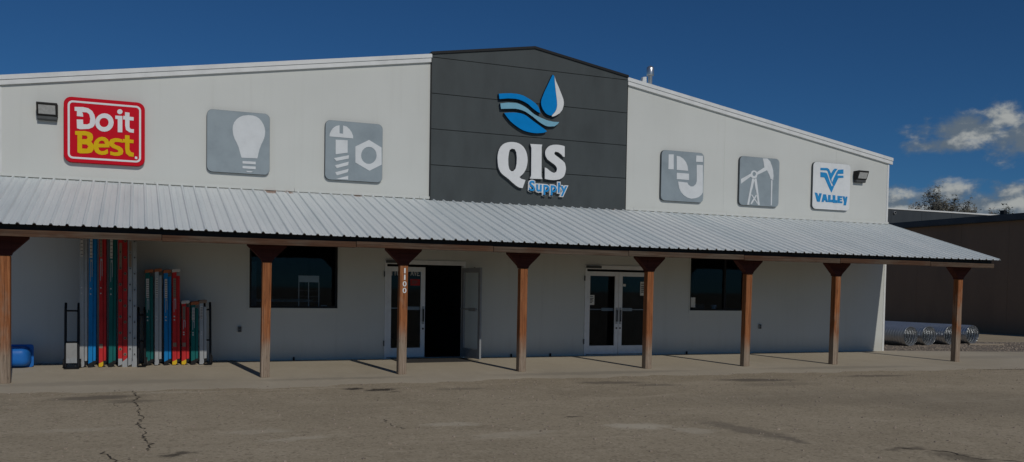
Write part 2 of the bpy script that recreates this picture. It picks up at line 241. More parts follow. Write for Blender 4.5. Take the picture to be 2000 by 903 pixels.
def m_wood(name,stops,along,grey=None,bump=.4):
    m,t,b=newmat(name)
    p=t.n('ShaderNodeTexCoord').outputs['Object']
    s={'z':(38,38,1.2),'x':(.8,30,42)}[along]
    info=t.n('ShaderNodeObjectInfo').outputs['Random']
    off=t.n('ShaderNodeCombineXYZ'); t.l(t.math('MULTIPLY',info,17.),off.inputs[2]); t.l(t.math('MULTIPLY',info,9.),off.inputs[0])
    va=t.n('ShaderNodeVectorMath',operation='ADD'); t.l(p,va.inputs[0]); t.l(off.outputs[0],va.inputs[1]); v=va.outputs[0]
    g=t.noise(t.mapping(v,s),1.,6,.7,.6); big=t.noise(t.mapping(v,(3,3,1.2) if along=='z' else (.9,3,3)),1.,4,.6)
    c=t.ramp(g,stops)
    if grey:
        sz=t.n('ShaderNodeSeparateXYZ'); t.l(p,sz.inputs[0])
        if along=='z':
            d=t.math('MULTIPLY_ADD',big,.75,sz.outputs['Z']); d=t.math('MULTIPLY_ADD',info,-.25,d)
            f=t.math('MULTIPLY',t.math('SUBTRACT',1,t.sstep(d,.62,1.12)),.92)
            f2=t.math('MULTIPLY',t.sstep(big,.48,.68),t.math('MULTIPLY_ADD',info,.7,.05))
            f=t.math('MAXIMUM',f,f2)
        else: f=t.sstep(big,.36,.62)
        c=t.mixc(f,c,t.ramp(g,grey))
    c=t.mixc(t.math('MULTIPLY',t.sstep(t.noise(t.mapping(v,(60,60,4) if along=='z' else (2,60,60)),1.,3,.7),.6,.68),.6),c,(.03,.018,.012))
    t.l(c,b.inputs['Base Color']); b.inputs['Roughness'].default_value=.85; b.inputs['Specular IOR Level'].default_value=.2
    bn=t.n('ShaderNodeBump'); bn.inputs['Strength'].default_value=bump; bn.inputs['Distance'].default_value=.006
    t.l(g,bn.inputs['Height']); t.l(bn.outputs[0],b.inputs['Normal'])
    return m
def m_ground(name,cols,stains=(),grain=1.,slab=False):
    m,t,b=newmat(name)
    p=t.n('ShaderNodeNewGeometry').outputs['Position']
    f1=t.noise(p,(95 if slab else 46)*grain,3,.8); f2=t.noise(p,17,4,.7); vo=t.n('ShaderNodeTexVoronoi'); vo.inputs['Scale'].default_value=34*grain; t.l(p,vo.inputs['Vector']); vsep=t.n('ShaderNodeSeparateColor'); t.l(vo.outputs['Color'],vsep.inputs[0]); vr=vsep.outputs[0]; big=t.noise(p,.33,5,.6); mid=t.noise(t.mapping(p,(1.6,.75,1)),1.5,6,.68)
    c=t.ramp(big,[(.3,cols[0]),(.5,cols[1]),(.72,cols[2])])
    c=t.mixc(t.math('MULTIPLY',t.sstep(mid,.5,.78),.42),c,cols[3])
    c=t.mixc(t.math('MULTIPLY',t.sstep(mid,.47,.25),.40),c,cols[4])
    c=t.mixc(t.math('MULTIPLY',t.sstep(f2,.52,.72),.35),c,cols[4])
    if not slab:
        c=t.mixc(t.math('MULTIPLY',t.sstep(f1,.52,.70),.34),c,cols[3])
        c=t.mixc(t.math('MULTIPLY',t.sstep(f1,.48,.30),.44),c,cols[5])
        c=t.mixc(t.math('MULTIPLY',t.sstep(vr,.86,.94),.34),c,cols[3])
        c=t.mixc(t.math('MULTIPLY',t.sstep(vr,.14,.08),.42),c,cols[5])
    else:
        c=t.mixc(t.math('MULTIPLY',t.sstep(f1,.5,.7),.25),c,cols[3]); c=t.mixc(t.math('MULTIPLY',t.sstep(f1,.46,.3),.3),c,cols[5])
    if not slab:
        lng=t.noise(t.mapping(p,(.35,1.3,1),(3,1,0)),1.,6,.7,.4); l2=t.noise(t.mapping(p,(.5,2.2,1),(9,4,0)),1.1,5,.65,.3)
        c=t.mixc(t.math('MULTIPLY',t.sstep(lng,.53,.72),.42),c,cols[3]); c=t.mixc(t.math('MULTIPLY',t.sstep(l2,.54,.74),.38),c,cols[4])
    wob=t.n('ShaderNodeTexNoise'); wob.inputs['Scale'].default_value=4.5; wob.inputs['Detail'].default_value=5; wob.inputs['Roughness'].default_value=.65
    t.l(p,wob.inputs['Vector'])
    wv=t.n('ShaderNodeVectorMath',operation='MULTIPLY_ADD'); wv.inputs[1].default_value=(.5,.5,0); wv.inputs[2].default_value=(-.25,-.25,0)
    t.l(wob.outputs['Color'],wv.inputs[0])
    pv=t.n('ShaderNodeVectorMath',operation='ADD'); t.l(p,pv.inputs[0]); t.l(wv.outputs[0],pv.inputs[1])
    for (x,y,rx,ry,ang,col,st) in stains:
        a=t.n('ShaderNodeVectorMath',operation='SUBTRACT'); a.inputs[1].default_value=(x,y,0); t.l(pv.outputs[0],a.inputs[0])
        v=t.mapping(a.outputs[0],(1,1,0),(0,0,0),(0,0,R(-ang)))
        w=t.n('ShaderNodeVectorMath',operation='MULTIPLY'); w.inputs[1].default_value=(1/rx,1/ry,0); t.l(v,w.inputs[0])
        ln=t.n('ShaderNodeVectorMath',operation='LENGTH'); t.l(w.outputs[0],ln.inputs[0])
        f=t.math('MULTIPLY_ADD',f2,.7,t.math('SUBTRACT',ln.outputs['Value'],.35))
        c=t.mixc(t.math('MULTIPLY',t.math('SUBTRACT',1,t.sstep(f,.45,1.15)),st),c,col)
    t.l(c,b.inputs['Base Color']); b.inputs['Roughness'].default_value=.92; b.inputs['Specular IOR Level'].default_value=.15
    bn=t.n('ShaderNodeBump'); bn.inputs['Strength'].default_value=.15 if slab else .45; bn.inputs['Distance'].default_value=.008
    t.l(f1,bn.inputs['Height']); t.l(bn.outputs[0],b.inputs['Normal'])
    return m
def m_glass():
    m=bpy.data.materials.new('window_glass'); m.use_nodes=True; t=NT(m.node_tree); m.node_tree.nodes.clear()
    o=t.n('ShaderNodeOutputMaterial'); mx=t.n('ShaderNodeMixShader'); tr=t.n('ShaderNodeBsdfTransparent'); gl=t.n('ShaderNodeBsdfGlossy')
    tr.inputs[0].default_value=(.78,.84,.88,1); gl.inputs['Roughness'].default_value=.02; gl.inputs['Color'].default_value=(.42,.48,.54,1)
    fr=t.n('ShaderNodeFresnel'); fr.inputs[0].default_value=1.45
    t.l(fr.outputs[0],mx.inputs[0]); t.l(tr.outputs[0],mx.inputs[1]); t.l(gl.outputs[0],mx.inputs[2]); t.l(mx.outputs[0],o.inputs[0])
    return m
def m_culvert():
    m,t,b=newmat('galvanised_culvert')
    p=t.n('ShaderNodeTexCoord').outputs['Object']
    sp=t.n('ShaderNodeTexVoronoi'); sp.inputs['Scale'].default_value=45; t.l(p,sp.inputs['Vector'])
    c=t.mixc(t.noise(p,3,4),(.50,.52,.54),(.72,.74,.75)); c=t.mixc(t.math('MULTIPLY',sp.outputs['Distance'],.35),c,(.75,.77,.78))
    t.l(c,b.inputs['Base Color']); b.inputs['Metallic'].default_value=.86
    t.l(t.math('MULTIPLY_ADD',t.noise(p,12,3),.3,.18),b.inputs['Roughness'])
    return m
M={}
M['wall']=m_wall(); M['roofsheet']=m_roof(); M['glass']=m_glass(); M['culvert']=m_culvert()
M['trim']=paint('white_trim',(.74,.75,.735),.5,0,.05,3,bump=.03)
M['charcoal']=paint('charcoal_panel',(.066,.077,.079),.6,0,.09,2.2,(1,1,.4),bump=.05,bscale=25)
M['black']=paint('black_flashing',(.014,.015,.016),.55,0,.1)
M['blackmetal']=paint('black_metal',(.018,.018,.019),.45,.3,.15)
M['post']=m_wood('stained_post_wood',[(.30,(.075,.026,.011)),(.5,(.30,.110,.042)),(.70,(.46,.190,.075))],'z',[(.28,(.14,.107,.08)),(.5,(.30,.24,.18)),(.75,(.48,.41,.33))])
M['bracket']=m_wood('dark_bracket_wood',[(.28,(.030,.010,.008)),(.5,(.07,.020,.016)),(.75,(.10,.032,.024))],'x')
M['beam']=m_wood('weathered_beam_wood',[(.28,(.034,.015,.009)),(.5,(.085,.042,.024)),(.75,(.15,.082,.048))],'x',[(.28,(.05,.035,.025)),(.5,(.10,.074,.053)),(.75,(.19,.15,.115))])
M['aluminium']=paint('anodised_aluminium',(.40,.41,.41),.45,.4,.07,10,(1,1,.3))
M['doorframe']=paint('white_door_frame',(.80,.81,.81),.45,0,.04,6)
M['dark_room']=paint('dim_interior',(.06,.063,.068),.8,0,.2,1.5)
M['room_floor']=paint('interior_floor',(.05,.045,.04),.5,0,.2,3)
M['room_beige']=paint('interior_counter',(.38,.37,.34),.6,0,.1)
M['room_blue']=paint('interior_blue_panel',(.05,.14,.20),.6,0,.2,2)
M['rackwhite']=paint('white_rack',(.75,.77,.78),.5,0,.04)
M['icon_grey']=paint('grey_sign_face',(.300,.352,.378),.42,.05,.05,3,bump=.02)
M['sign_edge']=paint('sign_edge',(.10,.11,.115),.6,0,.1)
M['icon_white']=paint('icon_white',(.70,.725,.73),.5,0,.03)
M['sign_white']=paint('white_sign_face',(.76,.78,.78),.45,0,.03)
M['red']=paint('red_sign_face',(.60,.006,.020),.5,0,.03,2,spec=.08)
M['red_edge']=paint('red_sign_edge',(.36,.010,.016),.5,0,.08,spec=.1)
M['sign_yellow']=paint('yellow_letters',(.74,.47,.008),.5,0,.02,spec=.08)
M['letter_white']=paint('white_letters',(.78,.79,.785),.4,0,.02)
M['logo_blue']=paint('logo_blue',(.002,.235,.62),.5,0,.03,spec=.06)
M['logo_light']=paint('logo_light_blue',(.21,.45,.58),.5,0,.03,spec=.1)
M['return_blue']=paint('dark_blue_return',(.008,.035,.075),.5,0,.08)
M['return_grey']=paint('grey_return',(.16,.16,.165),.5,0,.08)
M['supply_blue']=paint('mid_blue_letters',(.03,.30,.66),.5,0,.04,spec=.06)
M['valley_blue']=paint('sky_blue_letters',(.03,.27,.58),.5,0,.08,20,spec=.06)
M['lens']=paint('lamp_lens',(.42,.42,.40),.25,0,.08,20)
M['lampbody']=paint('bronze_lamp_body',(.030,.029,.027),.5,.2,.12)
M['lampbase']=paint('grey_lamp_base',(.085,.09,.09),.55,.1,.1)
M['fg_blue']=paint('blue_fibreglass',(.013,.22,.54),.6,0,.12,9,(1,1,.2),spec=.1)
M['fg_red']=paint('red_fibreglass',(.54,.034,.036),.6,0,.12,9,(1,1,.2),spec=.1)
M['fg_teal']=paint('teal_fibreglass',(.013,.135,.128),.6,0,.12,9,(1,1,.2),spec=.1)
M['rubber']=paint('black_rubber',(.02,.02,.02),.85,0,.1)
M['boot_yellow']=paint('yellow_boot',(.70,.45,.02),.6,0,.06)
M['cap_orange']=paint('orange_cap',(.40,.13,.055),.6,0,.06)
M['cap_brown']=paint('tan_cap',(.28,.20,.15),.6,0,.06)
M['cap_white']=paint('pale_cap',(.62,.60,.57),.6,0,.06)
M['paper']=paint('paper',(.72,.71,.66),.8,0,.04)
M['blue_tub']=paint('blue_plastic',(.020,.16,.52),.4,0,.06,4)
M['silver']=paint('silver_plate',(.34,.34,.33),.5,.3,.06)
M['brown_wall']=paint('brown_metal_wall',(.235,.160,.105),.6,.0,.07,.6,(1,1,.3))
M['brown_fascia']=paint('slate_fascia',(.062,.072,.080),.55,.1,.1,1)
M['shed']=paint('charcoal_shed_wall',(.055,.064,.072),.6,.1,.1,.7,(1,1,.3))
M['outlet']=paint('grey_box',(.30,.31,.31),.5,0,.05)
M['bounce_dark']=paint('dark_bounce_blocker',(.055,.042,.033),.9,0,.2,3,(.3,3,1))  # dark colour of the added sheet that cuts bounce light below the canopy
M['leaf_grey']=paint('grey_door_leaf',(.30,.31,.32),.5,.1,.06,6)
M['plank']=m_wood('plank_wood',[(.28,(.22,.17,.12)),(.5,(.36,.30,.23)),(.75,(.48,.42,.34))],'x')
M['mat']=paint('door_mat',(.055,.052,.048),.95,0,.2,30,bump=.3)
M['bark']=paint('bark',(.10,.085,.07),.9,0,.2,10)
M['leaf']=paint('silver_leaf',(.150,.145,.118),.7,0,.3,2.5)
M['leaf_dark']=paint('dull_leaf',(.060,.066,.050),.75,0,.3,2.5)
M['twig']=paint('brown_twig',(.20,.155,.11),.8,0,.25,2)
M['redlabel']=paint('red_label',(.45,.03,.03),.6,0,.1)
M['ink']=paint('ink_grey',(.10,.10,.10),.7,0,.1)
M['steel']=paint('flue_steel',(.62,.63,.63),.3,.85,.08,9,(1,1,.2))

# ------------------------------------------------------------------ setting: ground
def zslab(y): return .0132*min(y,0)
DK=(.06,.05,.04); DK2=(.20,.168,.125); LT=(.66,.58,.44)
stains=[(-5.27,-5.0,.20,.13,0,DK,.9),(-4.88,-5.25,.34,.20,8,DK,.95),(-4.75,-5.55,.15,.08,0,DK,.6),(-3.6,-5.45,.5,.2,0,DK2,.5),(-9.0,-5.2,.7,.28,8,DK2,.8),(-8.5,-5.75,.4,.25,0,DK2,.6),
 (-.67,-5.2,.75,.28,-10,DK2,.75),(-.1,-5.75,.55,.2,-5,DK2,.6),(2.3,-5.45,.9,.28,-12,DK2,.95),(2.2,-6.2,1.1,.3,0,DK2,.35),(5.3,-5.35,.9,.22,-6,DK2,.75),
 (-1.72,-10.45,.24,.95,6,DK2,.62),(-1.66,-11.2,.10,.3,-10,DK2,.6),(-3.22,-8.83,.12,.06,0,DK,.8),(-8.1,-10.05,.22,.12,20,DK,.75),(-.7,-12.6,.25,.4,0,DK,.5),(-.85,-12.05,.3,.1,0,DK,.5),
 (-2.83,-9.8,.42,.26,-15,LT,.75),(-2.35,-10.3,.28,.3,0,LT,.45),(-4.96,-9.0,.42,.16,0,LT,.55),(-4.5,-9.9,.6,.2,10,LT,.35),(-7.23,-8.9,.4,.2,0,LT,.35),(-6.85,-9.5,.45,.14,5,LT,.45),(-8.2,-4.75,.6,.09,6,LT,.45),(-7.6,-4.85,.45,.07,0,LT,.6),(-6.0,-4.8,.9,.07,4,LT,.4),(-9.1,-8.2,.5,.15,0,LT,.3),
 (1.5,-8.0,2.6,1.2,0,DK2,.22),(3.6,-9.3,2.2,1.6,20,DK2,.25)]
M['asphalt']=m_ground('old_asphalt',[(.395,.323,.222),(.458,.377,.26),(.50,.414,.29),(.66,.555,.40),(.32,.258,.173),(.155,.125,.087)],stains)
M['slab']=m_ground('dusty_concrete',[(.475,.41,.305),(.535,.463,.348),(.585,.512,.39),(.655,.575,.445),(.415,.355,.265),(.31,.265,.20)],
   [(-9.0,-3.3,2.2,.35,2,(.36,.315,.245),.5),(-5.2,-3.5,1.6,.22,0,(.34,.30,.235),.6),(0,-3.6,2.5,.3,0,(.34,.30,.235),.6),(6,-3.7,2.6,.3,-3,(.35,.31,.24),.55),(-7.2,-.95,.4,.12,0,(.38,.33,.26),.5),(12.5,-2.2,2,.5,0,(.38,.33,.26),.5)],slab=True)
M['gravelbed']=m_ground('gravel_bed',[(.20,.165,.13),(.24,.20,.16),(.28,.235,.19),(.40,.35,.29),(.16,.13,.105),(.08,.068,.055)],grain=.35)
M['stone']=paint('gravel_stone',(.34,.28,.22),.9,0,.28,14)
M['crack']=paint('crack_dark',(.10,.083,.063),.95,0,.2)

g=MB(); S=600
g.add([(-S,-S,-.062),(S,-S,-.062),(S,S,-.062),(-S,S,-.062)],[(0,1,2,3)])
ground=g.build('asphalt_lot',M['asphalt']); ground['kind']='structure'
# concrete apron with an irregular front edge, sloping gently away from the wall
def poly_interp(pts,x):
    for (a,b),(c,d) in zip(pts,pts[1:]):
        if a<=x<=c: return b+(d-b)*(x-a)/(c-a)
    return pts[-1][1] if x>pts[-1][0] else pts[0][1]
front=[(-24,-4.1),(-10.4,-4.2),(-6.8,-4.4),(-2,-4.05),(3.6,-4.2),(9.8,-4.6),(24,-5.4)]
back=[(-24,.15),(10.86,.15),(11.0,.05),(15,-.95),(24,-1.9)]
sl=MB(); n=480; top=[]
rs=random.Random(3)
ys=[0,.25,.5,.75,.93,1]
for i in range(n+1):
    x=-24+48*i/n; yb=poly_interp(back,x); yf=poly_interp(front,x)+.10*math.sin(x*2.3)+.06*math.sin(x*7.1+1)+rs.uniform(-.05,.05)
    for k in ys:
        y=yb+(yf-yb)*k; top.append((x,y,max(zslab(y),-.0585)))
    top.append((x,yf-.16,-.0625))
w=len(ys)+1
sl.add(top,[(i*w+k,i*w+k+1,(i+1)*w+k+1,(i+1)*w+k) for i in range(n) for k in range(w-1)])
slab=sl.build('concrete_apron',M['slab']); slab['kind']='structure'
# crack ribbons in the asphalt
def ribbon(pts,name,w0,seed):
    r=random.Random(seed); q=[]
    for (a,b),(c,d) in zip(pts,pts[1:]):
        k=max(2,int(math.hypot(c-a,d-b)/.06))
        for i in range(k):
            f=i/k; q.append((a+(c-a)*f+r.uniform(-.03,.03),b+(d-b)*f+r.uniform(-.02,.02)))
    q.append(pts[-1]); m=MB(); vs=[]
    for i,(x,y) in enumerate(q):
        ww=w0*r.uniform(.25,1.15)
        if r.random()<.12: ww*=.1
        dx,dy=(q[min(i+1,len(q)-1)][0]-q[max(i-1,0)][0],q[min(i+1,len(q)-1)][1]-q[max(i-1,0)][1]); l=math.hypot(dx,dy) or 1
        vs+=[(x-dy/l*ww,y+dx/l*ww,-.058),(x+dy/l*ww,y-dx/l*ww,-.058)]
    m.add(vs,[(2*i,2*i+1,2*i+3,2*i+2) for i in range(len(q)-1)])
    m.build(name,M['crack'],ground)
ribbon([(-8.69,-4.1),(-8.55,-4.4),(-8.50,-4.7),(-8.45,-5.33),(-8.52,-5.7),(-8.44,-6.4),(-8.47,-7.0),(-8.38,-7.4),(-8.46,-7.9),(-8.36,-8.5),(-8.40,-9.0),(-8.33,-9.4),(-8.38,-9.8)],'crack',.011,1)
ribbon([(-8.78,-9.75),(-8.71,-10.0),(-8.66,-10.25),(-8.68,-10.9)],'crack',.010,2)
ribbon([(-8.52,-5.7),(-8.75,-5.95),(-8.7,-6.3)],'crack',.005,8)
ribbon([(-8.46,-7.9),(-8.2,-8.05),(-8.05,-8.4)],'crack',.005,9)
ribbon([(-8.9,-4.25),(-8.8,-4.32),(-8.78,-4.45)],'crack',.010,10)
ribbon([(-5.62,-8.4),(-5.68,-8.9),(-5.58,-9.2)],'crack',.006,3)
ribbon([(-.85,-12.0),(-.55,-12.3),(-.62,-12.7),(-.3,-13.0)],'crack',.014,4)
ribbon([(9.0,-4.75),(9.9,-4.95),(11,-5.0)],'crack',.03,5)
# gravel strip beside the shop
gb=MB(); gp=[(10.9,.02),(11.0,-.02),(15,-1.02),(24,-1.97),(25.9,-2.1),(25.9,1.2),(19,3.4),(14.4,5.2),(10.9,7)]
gb.add([(x,y,-.028) for x,y in gp]+[(x,y,-.09) for x,y in gp],[tuple(range(len(gp)))]+[(i,(i+1)%len(gp),len(gp)+(i+1)%len(gp),len(gp)+i) for i in range(len(gp))])
gr=gb.build('gravel_bed',M['gravelbed']); gr['kind']='structure'
st=MB(); rs=random.Random(11)
ico=bmesh.new(); bmesh.ops.create_icosphere(ico,subdivisions=1,radius=1); icv=[v.co.copy() for v in ico.verts]; icf=[[v.index for v in f.verts] for f in ico.faces]; ico.free()
def stone(x,y,z,r):
    a=rs.uniform(0,6.3); ca,sa=math.cos(a),math.sin(a); sx,sy,sz=r*rs.uniform(.8,1.3),r*rs.uniform(.7,1.1),r*rs.uniform(.45,.8)
    st.add([(x+(v.x*sx*ca-v.y*sy*sa),y+(v.x*sx*sa+v.y*sy*ca),z+v.z*sz) for v in icv],icf)
k=0
while k<2600:
    x=rs.uniform(10.95,21); y=rs.uniform(-1.7,3.2)
    if y<poly_interp(back,x)+.02 or y>poly_interp([(10.9,6.6),(14.4,5.0),(19,3.2),(26,1)],x): continue
    stone(x,y,-.026,rs.choice((.012,.018,.025,.035))); k+=1
for i in range(330):   # loose stones along the foot of the wall by the ladders
    x=rs.uniform(-10.8,-6.6) if i<300 else rs.uniform(-6.9,-6.6); stone(x,rs.uniform(-.12,-.02),.005,rs.uniform(.012,.035))
gs=st.build('gravel',M['stone']); tag(gs,'loose grey brown gravel beside the shop wall',None,None,'stuff')

st=MB()
for k in range(1500):
    y=-4.3-8.5*rs.random()**1.6; x=rs.uniform(-10.5,11)*(1 if y>-8 else .6)-(0 if y>-8 else 3)
    stone(x,y,-.060,rs.choice((.007,.010,.013,.02)))
tag(st.build('loose_grit',M['stone']),'scattered small stones lying on the old asphalt',None,None,'stuff')

# ------------------------------------------------------------------ the shop building
HW=10.86; PK=7.13; SL=.16
def ztop(x): return PK-SL*abs(x)
store=empty('store_building','long white metal shop with a low gable and charcoal centre panel','building')
W1=(-6.33,-4.50,1.10,2.55); W2=(4.42,6.12,1.10,2.55); D1=(-3.47,-1.60,.02,2.18); D2=(1.44,3.32,.02,2.18)
def rect(a): return [(a[0],a[2]),(a[1],a[2]),(a[1],a[3]),(a[0],a[3])]
out=[(-HW,-.09),(D1[0],-.09),(D1[0],D1[3]),(D1[1],D1[3]),(D1[1],-.09),(D2[0],-.09),(D2[0],D2[3]),(D2[1],D2[3]),(D2[1],-.09),(HW,-.09),(HW,ztop(HW)-.12),(0,PK-.12),(-HW,ztop(HW)-.12)]
wl=MB(); wl.add(*flat_shape([out,rect(W1),rect(W2)],0,.2))
for x,z0,z1 in ((-5.42,3.5,6.1),(5.37,3.5,6.1),(-6.39,-.05,2.9),(4.40,-.05,1.08),(-9.0,3.5,5.5),(9.0,3.5,5.5)):
    wl.box(x-.006,x+.006,-.003,.01,z0,z1)
wl.build('wall',M['wall'],store)
DEP=24
for s in (-1,1):
    b=MB(); b.hexa([(s*HW-s*.2,.2,-.09),(s*HW,.2,-.09),(s*HW,DEP,-.09),(s*HW-s*.2,DEP,-.09)],[(s*HW-s*.2,.2,ztop(HW)-.13),(s*HW,.2,ztop(HW)-.13),(s*HW,DEP,ztop(HW)-.13),(s*HW-s*.2,DEP,ztop(HW)-.13)])
    b.build('side_wall',M['wall'],store)
b=MB(); b.add(*flat_shape([[(-HW+.2,-.09),(HW-.2,-.09),(HW-.2,ztop(HW)-.13),(0,PK-.13),(-HW+.2,ztop(HW)-.13)]],DEP-.2,DEP)); b.build('rear_wall',M['wall'],store)
rf=MB()
for s in (-1,1):
    rf.hexa([(0,.02,PK-.12),(s*(HW+.02),.02,ztop(HW)-.12),(s*(HW+.02),DEP,ztop(HW)-.12),(0,DEP,PK-.12)],[(0,.02,PK-.02),(s*(HW+.02),.02,ztop(HW)-.02),(s*(HW+.02),DEP,ztop(HW)-.02),(0,DEP,PK-.02)])
roof=rf.build('roof',M['roofsheet'],store)
fl=MB(); zz=ztop(4.03)
fl.lathe([(.055,zz-.1-6.4),(.055,.86),(.095,.86),(.10,.88),(.10,1.05),(.085,1.08),(.02,1.12),(0.001,1.12)],18,0,(4.03,1.5,6.4)); fl.build('flue_pipe',M['steel'],roof)
vb=MB(); vb.hexa([(3.68,1.42,6.4),(3.90,1.42,6.4),(3.90,1.58,6.4),(3.68,1.58,6.4)],[(3.78,1.44,7.19),(3.89,1.44,7.21),(3.89,1.56,7.21),(3.78,1.56,7.19)]); vb.build('roof_vent',M['trim'],roof,bevel=.01)
# white two-step rake trim, left and right of the accent panel
PX=2.47
for s in (-1,1):
    t=MB()
    for (ya,yb,za,zb) in ((-.075,.03,-.085,0),(-.058,-.001,-.178,-.089)):
        xa,xb=s*PX,s*(HW+.09); 
        t.hexa([(xa,ya,ztop(xa)+za),(xb,ya,ztop(xb)+za),(xb,yb,ztop(xb)+za),(xa,yb,ztop(xa)+za)],[(xa,ya,ztop(xa)+zb),(xb,ya,ztop(xb)+zb),(xb,yb,ztop(xb)+zb),(xa,yb,ztop(xa)+zb)])
    t.build('rake_trim',M['trim'],store)
ct=MB(); ct.box(HW-.05,HW+.012,-.012,.05,-.08,5.2); ct.build('corner_trim',M['trim'],store)
ct=MB(); ct.box(-HW-.012,-HW+.05,-.012,.05,-.08,5.2); ct.build('corner_trim',M['trim'],store)
# charcoal accent panel made of wide horizontal boards
ap=MB(); zs=[3.38,4.302,5.095,5.877,6.665]
for a,b2 in zip(zs,zs[1:]): ap.box(-PX,PX,-.055,-.012,a+.007,b2-.007)
ap.prism_y([(-PX,6.672),(PX,6.672),(PX,ztop(PX)+.02),(0,PK+.03),(-PX,ztop(PX)+.02)],-.055,-.012)
ap.prism_y([(-PX+.01,3.39),(PX-.01,3.39),(PX-.01,6.66),(-PX+.01,6.66)],-.011,-.002,1)
ap.prism_y([(-PX+.01,6.61),(PX-.01,6.61),(PX-.01,ztop(PX)-.02),(0,PK-.01),(-PX+.01,ztop(PX)-.02)],-.009,-.004,1)
pan=ap.build('accent_panel',[M['charcoal'],M['black']],store)
fb=MB()
for s in (-1,1):
    xa,xb=0,s*(PX+.015)
    fb.hexa([(xa,-.085,PK+.0),(xb,-.085,ztop(PX)-.01),(xb,.1,ztop(PX)-.01),(xa,.1,PK)],[(xa,-.085,PK+.055),(xb,-.085,ztop(PX)+.045),(xb,.1,ztop(PX)+.045),(xa,.1,PK+.055)])
    fb.box(s*PX-.012 if s<0 else PX+.001,s*PX-.001 if s<0 else PX+.012,-.065,-.001,3.4,ztop(PX)-.011)
fb.build('flashing',M['black'],pan)
# windows
def window(a,mull):
    x0,x1,z0,z1=a; f=MB(); t=.045
    f.box(x0+.002,x1-.002,.02,.12,z0+.002,z0+t); f.box(x0+.002,x1-.002,.02,.12,z1-t,z1-.002); f.box(x0+.002,x0+t,.022,.118,z0+t,z1-t); f.box(x1-t,x1-.002,.022,.118,z0+t,z1-t)
    for mx in mull: f.box(mx-.025,mx+.025,.03,.11,z0+t,z1-t)
    w=f.build('window',M['blackmetal'],store)
    s=MB(); s.box(x0-.03,x1+.03,-.018,.0-.002,z0-.035,z0+.003); s.box(x0-.028,x0+.0,-.014,-.002,z0+.003,z1+.03); s.box(x1,x1+.028,-.014,-.002,z0+.003,z1+.03); s.build('casing',M['wall'],w)
    p=MB(); p.add([(x0+t,.07,z0+t),(x1-t,.07,z0+t),(x1-t,.07,z1-t),(x0+t,.07,z1-t)],[(0,1,2,3)]); p.build('pane',M['glass'],w)
    return w
window(W1,()); window(W2,(5.50,))
# glazed double doors
def leaf(width,flip,nm_parent,loc,rot,knob=True):
    """aluminium door leaf, hinge at local x=0, extends to +x (or -x when flip)"""
    k=-1 if flip else 1; H=2.03; t=MB()
    def bx(a,b,y0,y1,z0,z1): t.box(min(k*a,k*b),max(k*a,k*b),y0,y1,z0,z1)
    bx(.004,.105,-.022,.022,.03,H); bx(width-.105,width-.004,-.022,.022,.03,H); bx(.105,width-.105,-.022,.022,.03,.235); bx(.105,width-.105,-.022,.022,H-.105,H)
    l=t.build('door_leaf',M['doorframe' if knob else 'leaf_grey'],nm_parent,loc,.004,(0,0,rot))
    return l,k,H
def leaf_extras(par,k,width,loc,rot,H=2.03,handle=True):
    p=MB(); a,b=k*.105,k*(width-.105); p.add([(a,.0,.235),(b,0,.235),(b,0,H-.105),(a,0,H-.105)],[(0,1,2,3)]); p.build('pane',M['glass'],par,loc,0,(0,0,rot))
    q=MB(); q.box(min(k*.03,k*(width-.03)),max(k*.03,k*(width-.03)),.05,.075,1.10,1.125)
    q.box(min(k*(width-.42),k*(width-.1)),max(k*(width-.42),k*(width-.1)),.045,.085,1.075,1.15); q.build('push_bar',M['aluminium'],par,loc,.003,(0,0,rot))
    if handle:
        h=MB(); xx=k*(width-.05); h.box(min(xx-.03,xx+.03),max(xx-.03,xx+.03),-.028,-.0225,.76,1.16,0); h.tube((xx,-.06,.82),(xx,-.06,1.10),.013,8,1); h.tube((xx,-.06,.84),(xx,-.022,.84),.01,8,1); h.tube((xx,-.06,1.08),(xx,-.022,1.08),.01,8,1)
        h.tube((xx,-.034,.66),(xx,-.022,.66),.02,10,1)
        h.build('handle',[M['aluminium'],M['blackmetal']],par,loc,0,(0,0,rot))
def double_door(a,open_right,nm):
    x0,x1,z0,z1=a; f=MB(); ft=.05
    f.box(x0+.002,x0+ft,-.02,.13,-.02,z1-.002); f.box(x1-ft,x1-.002,-.02,.13,-.02,z1-.002); f.box(x0+ft,x1-ft,-.018,.128,z1-.095,z1-.002)
    f.box(x0+ft,x1-ft,-.06,.13,-.03,.022,1)
    # top closers and hinges
    f.box(x0+.02,x0+.42,-.055,-.021,z1-.075,z1-.02,2); f.box(x0-.02,x0-.001,-.035,-.006,1.8,1.92,2); f.box(x0-.02,x0-.001,-.035,-.006,.28,.40,2)
    d=f.build('double_door',[M['doorframe'],M['aluminium'],M['lampbase']],store)
    w=(x1-x0-2*ft)/2
    loc=(x0+ft,.035,0); leaf(w,False,d,loc,0); leaf_extras(d,1,w,loc,0)
    if open_right:
        loc=(x1-ft-.03,-.045,0); rot=R(98)     # swung out towards the car park
        leaf(w,True,d,loc,rot,False); leaf_extras(d,-1,w,loc,rot,handle=False)
        c=MB(); c.box(-.62,-.3,-.055,-.024,1.95,2.02); c.tube((-.35,-.05,1.985),(-.02,-.3,2.05),.012,6); c.build('door_closer',M['blackmetal'],d,loc,0,(0,0,rot))
    else:
        loc=(x1-ft,.035,0); leaf(w,True,d,loc,0); leaf_extras(d,-1,w,loc,0)
    return d
dd1=double_door(D1,True,1); dd2=double_door(D2,False,2)
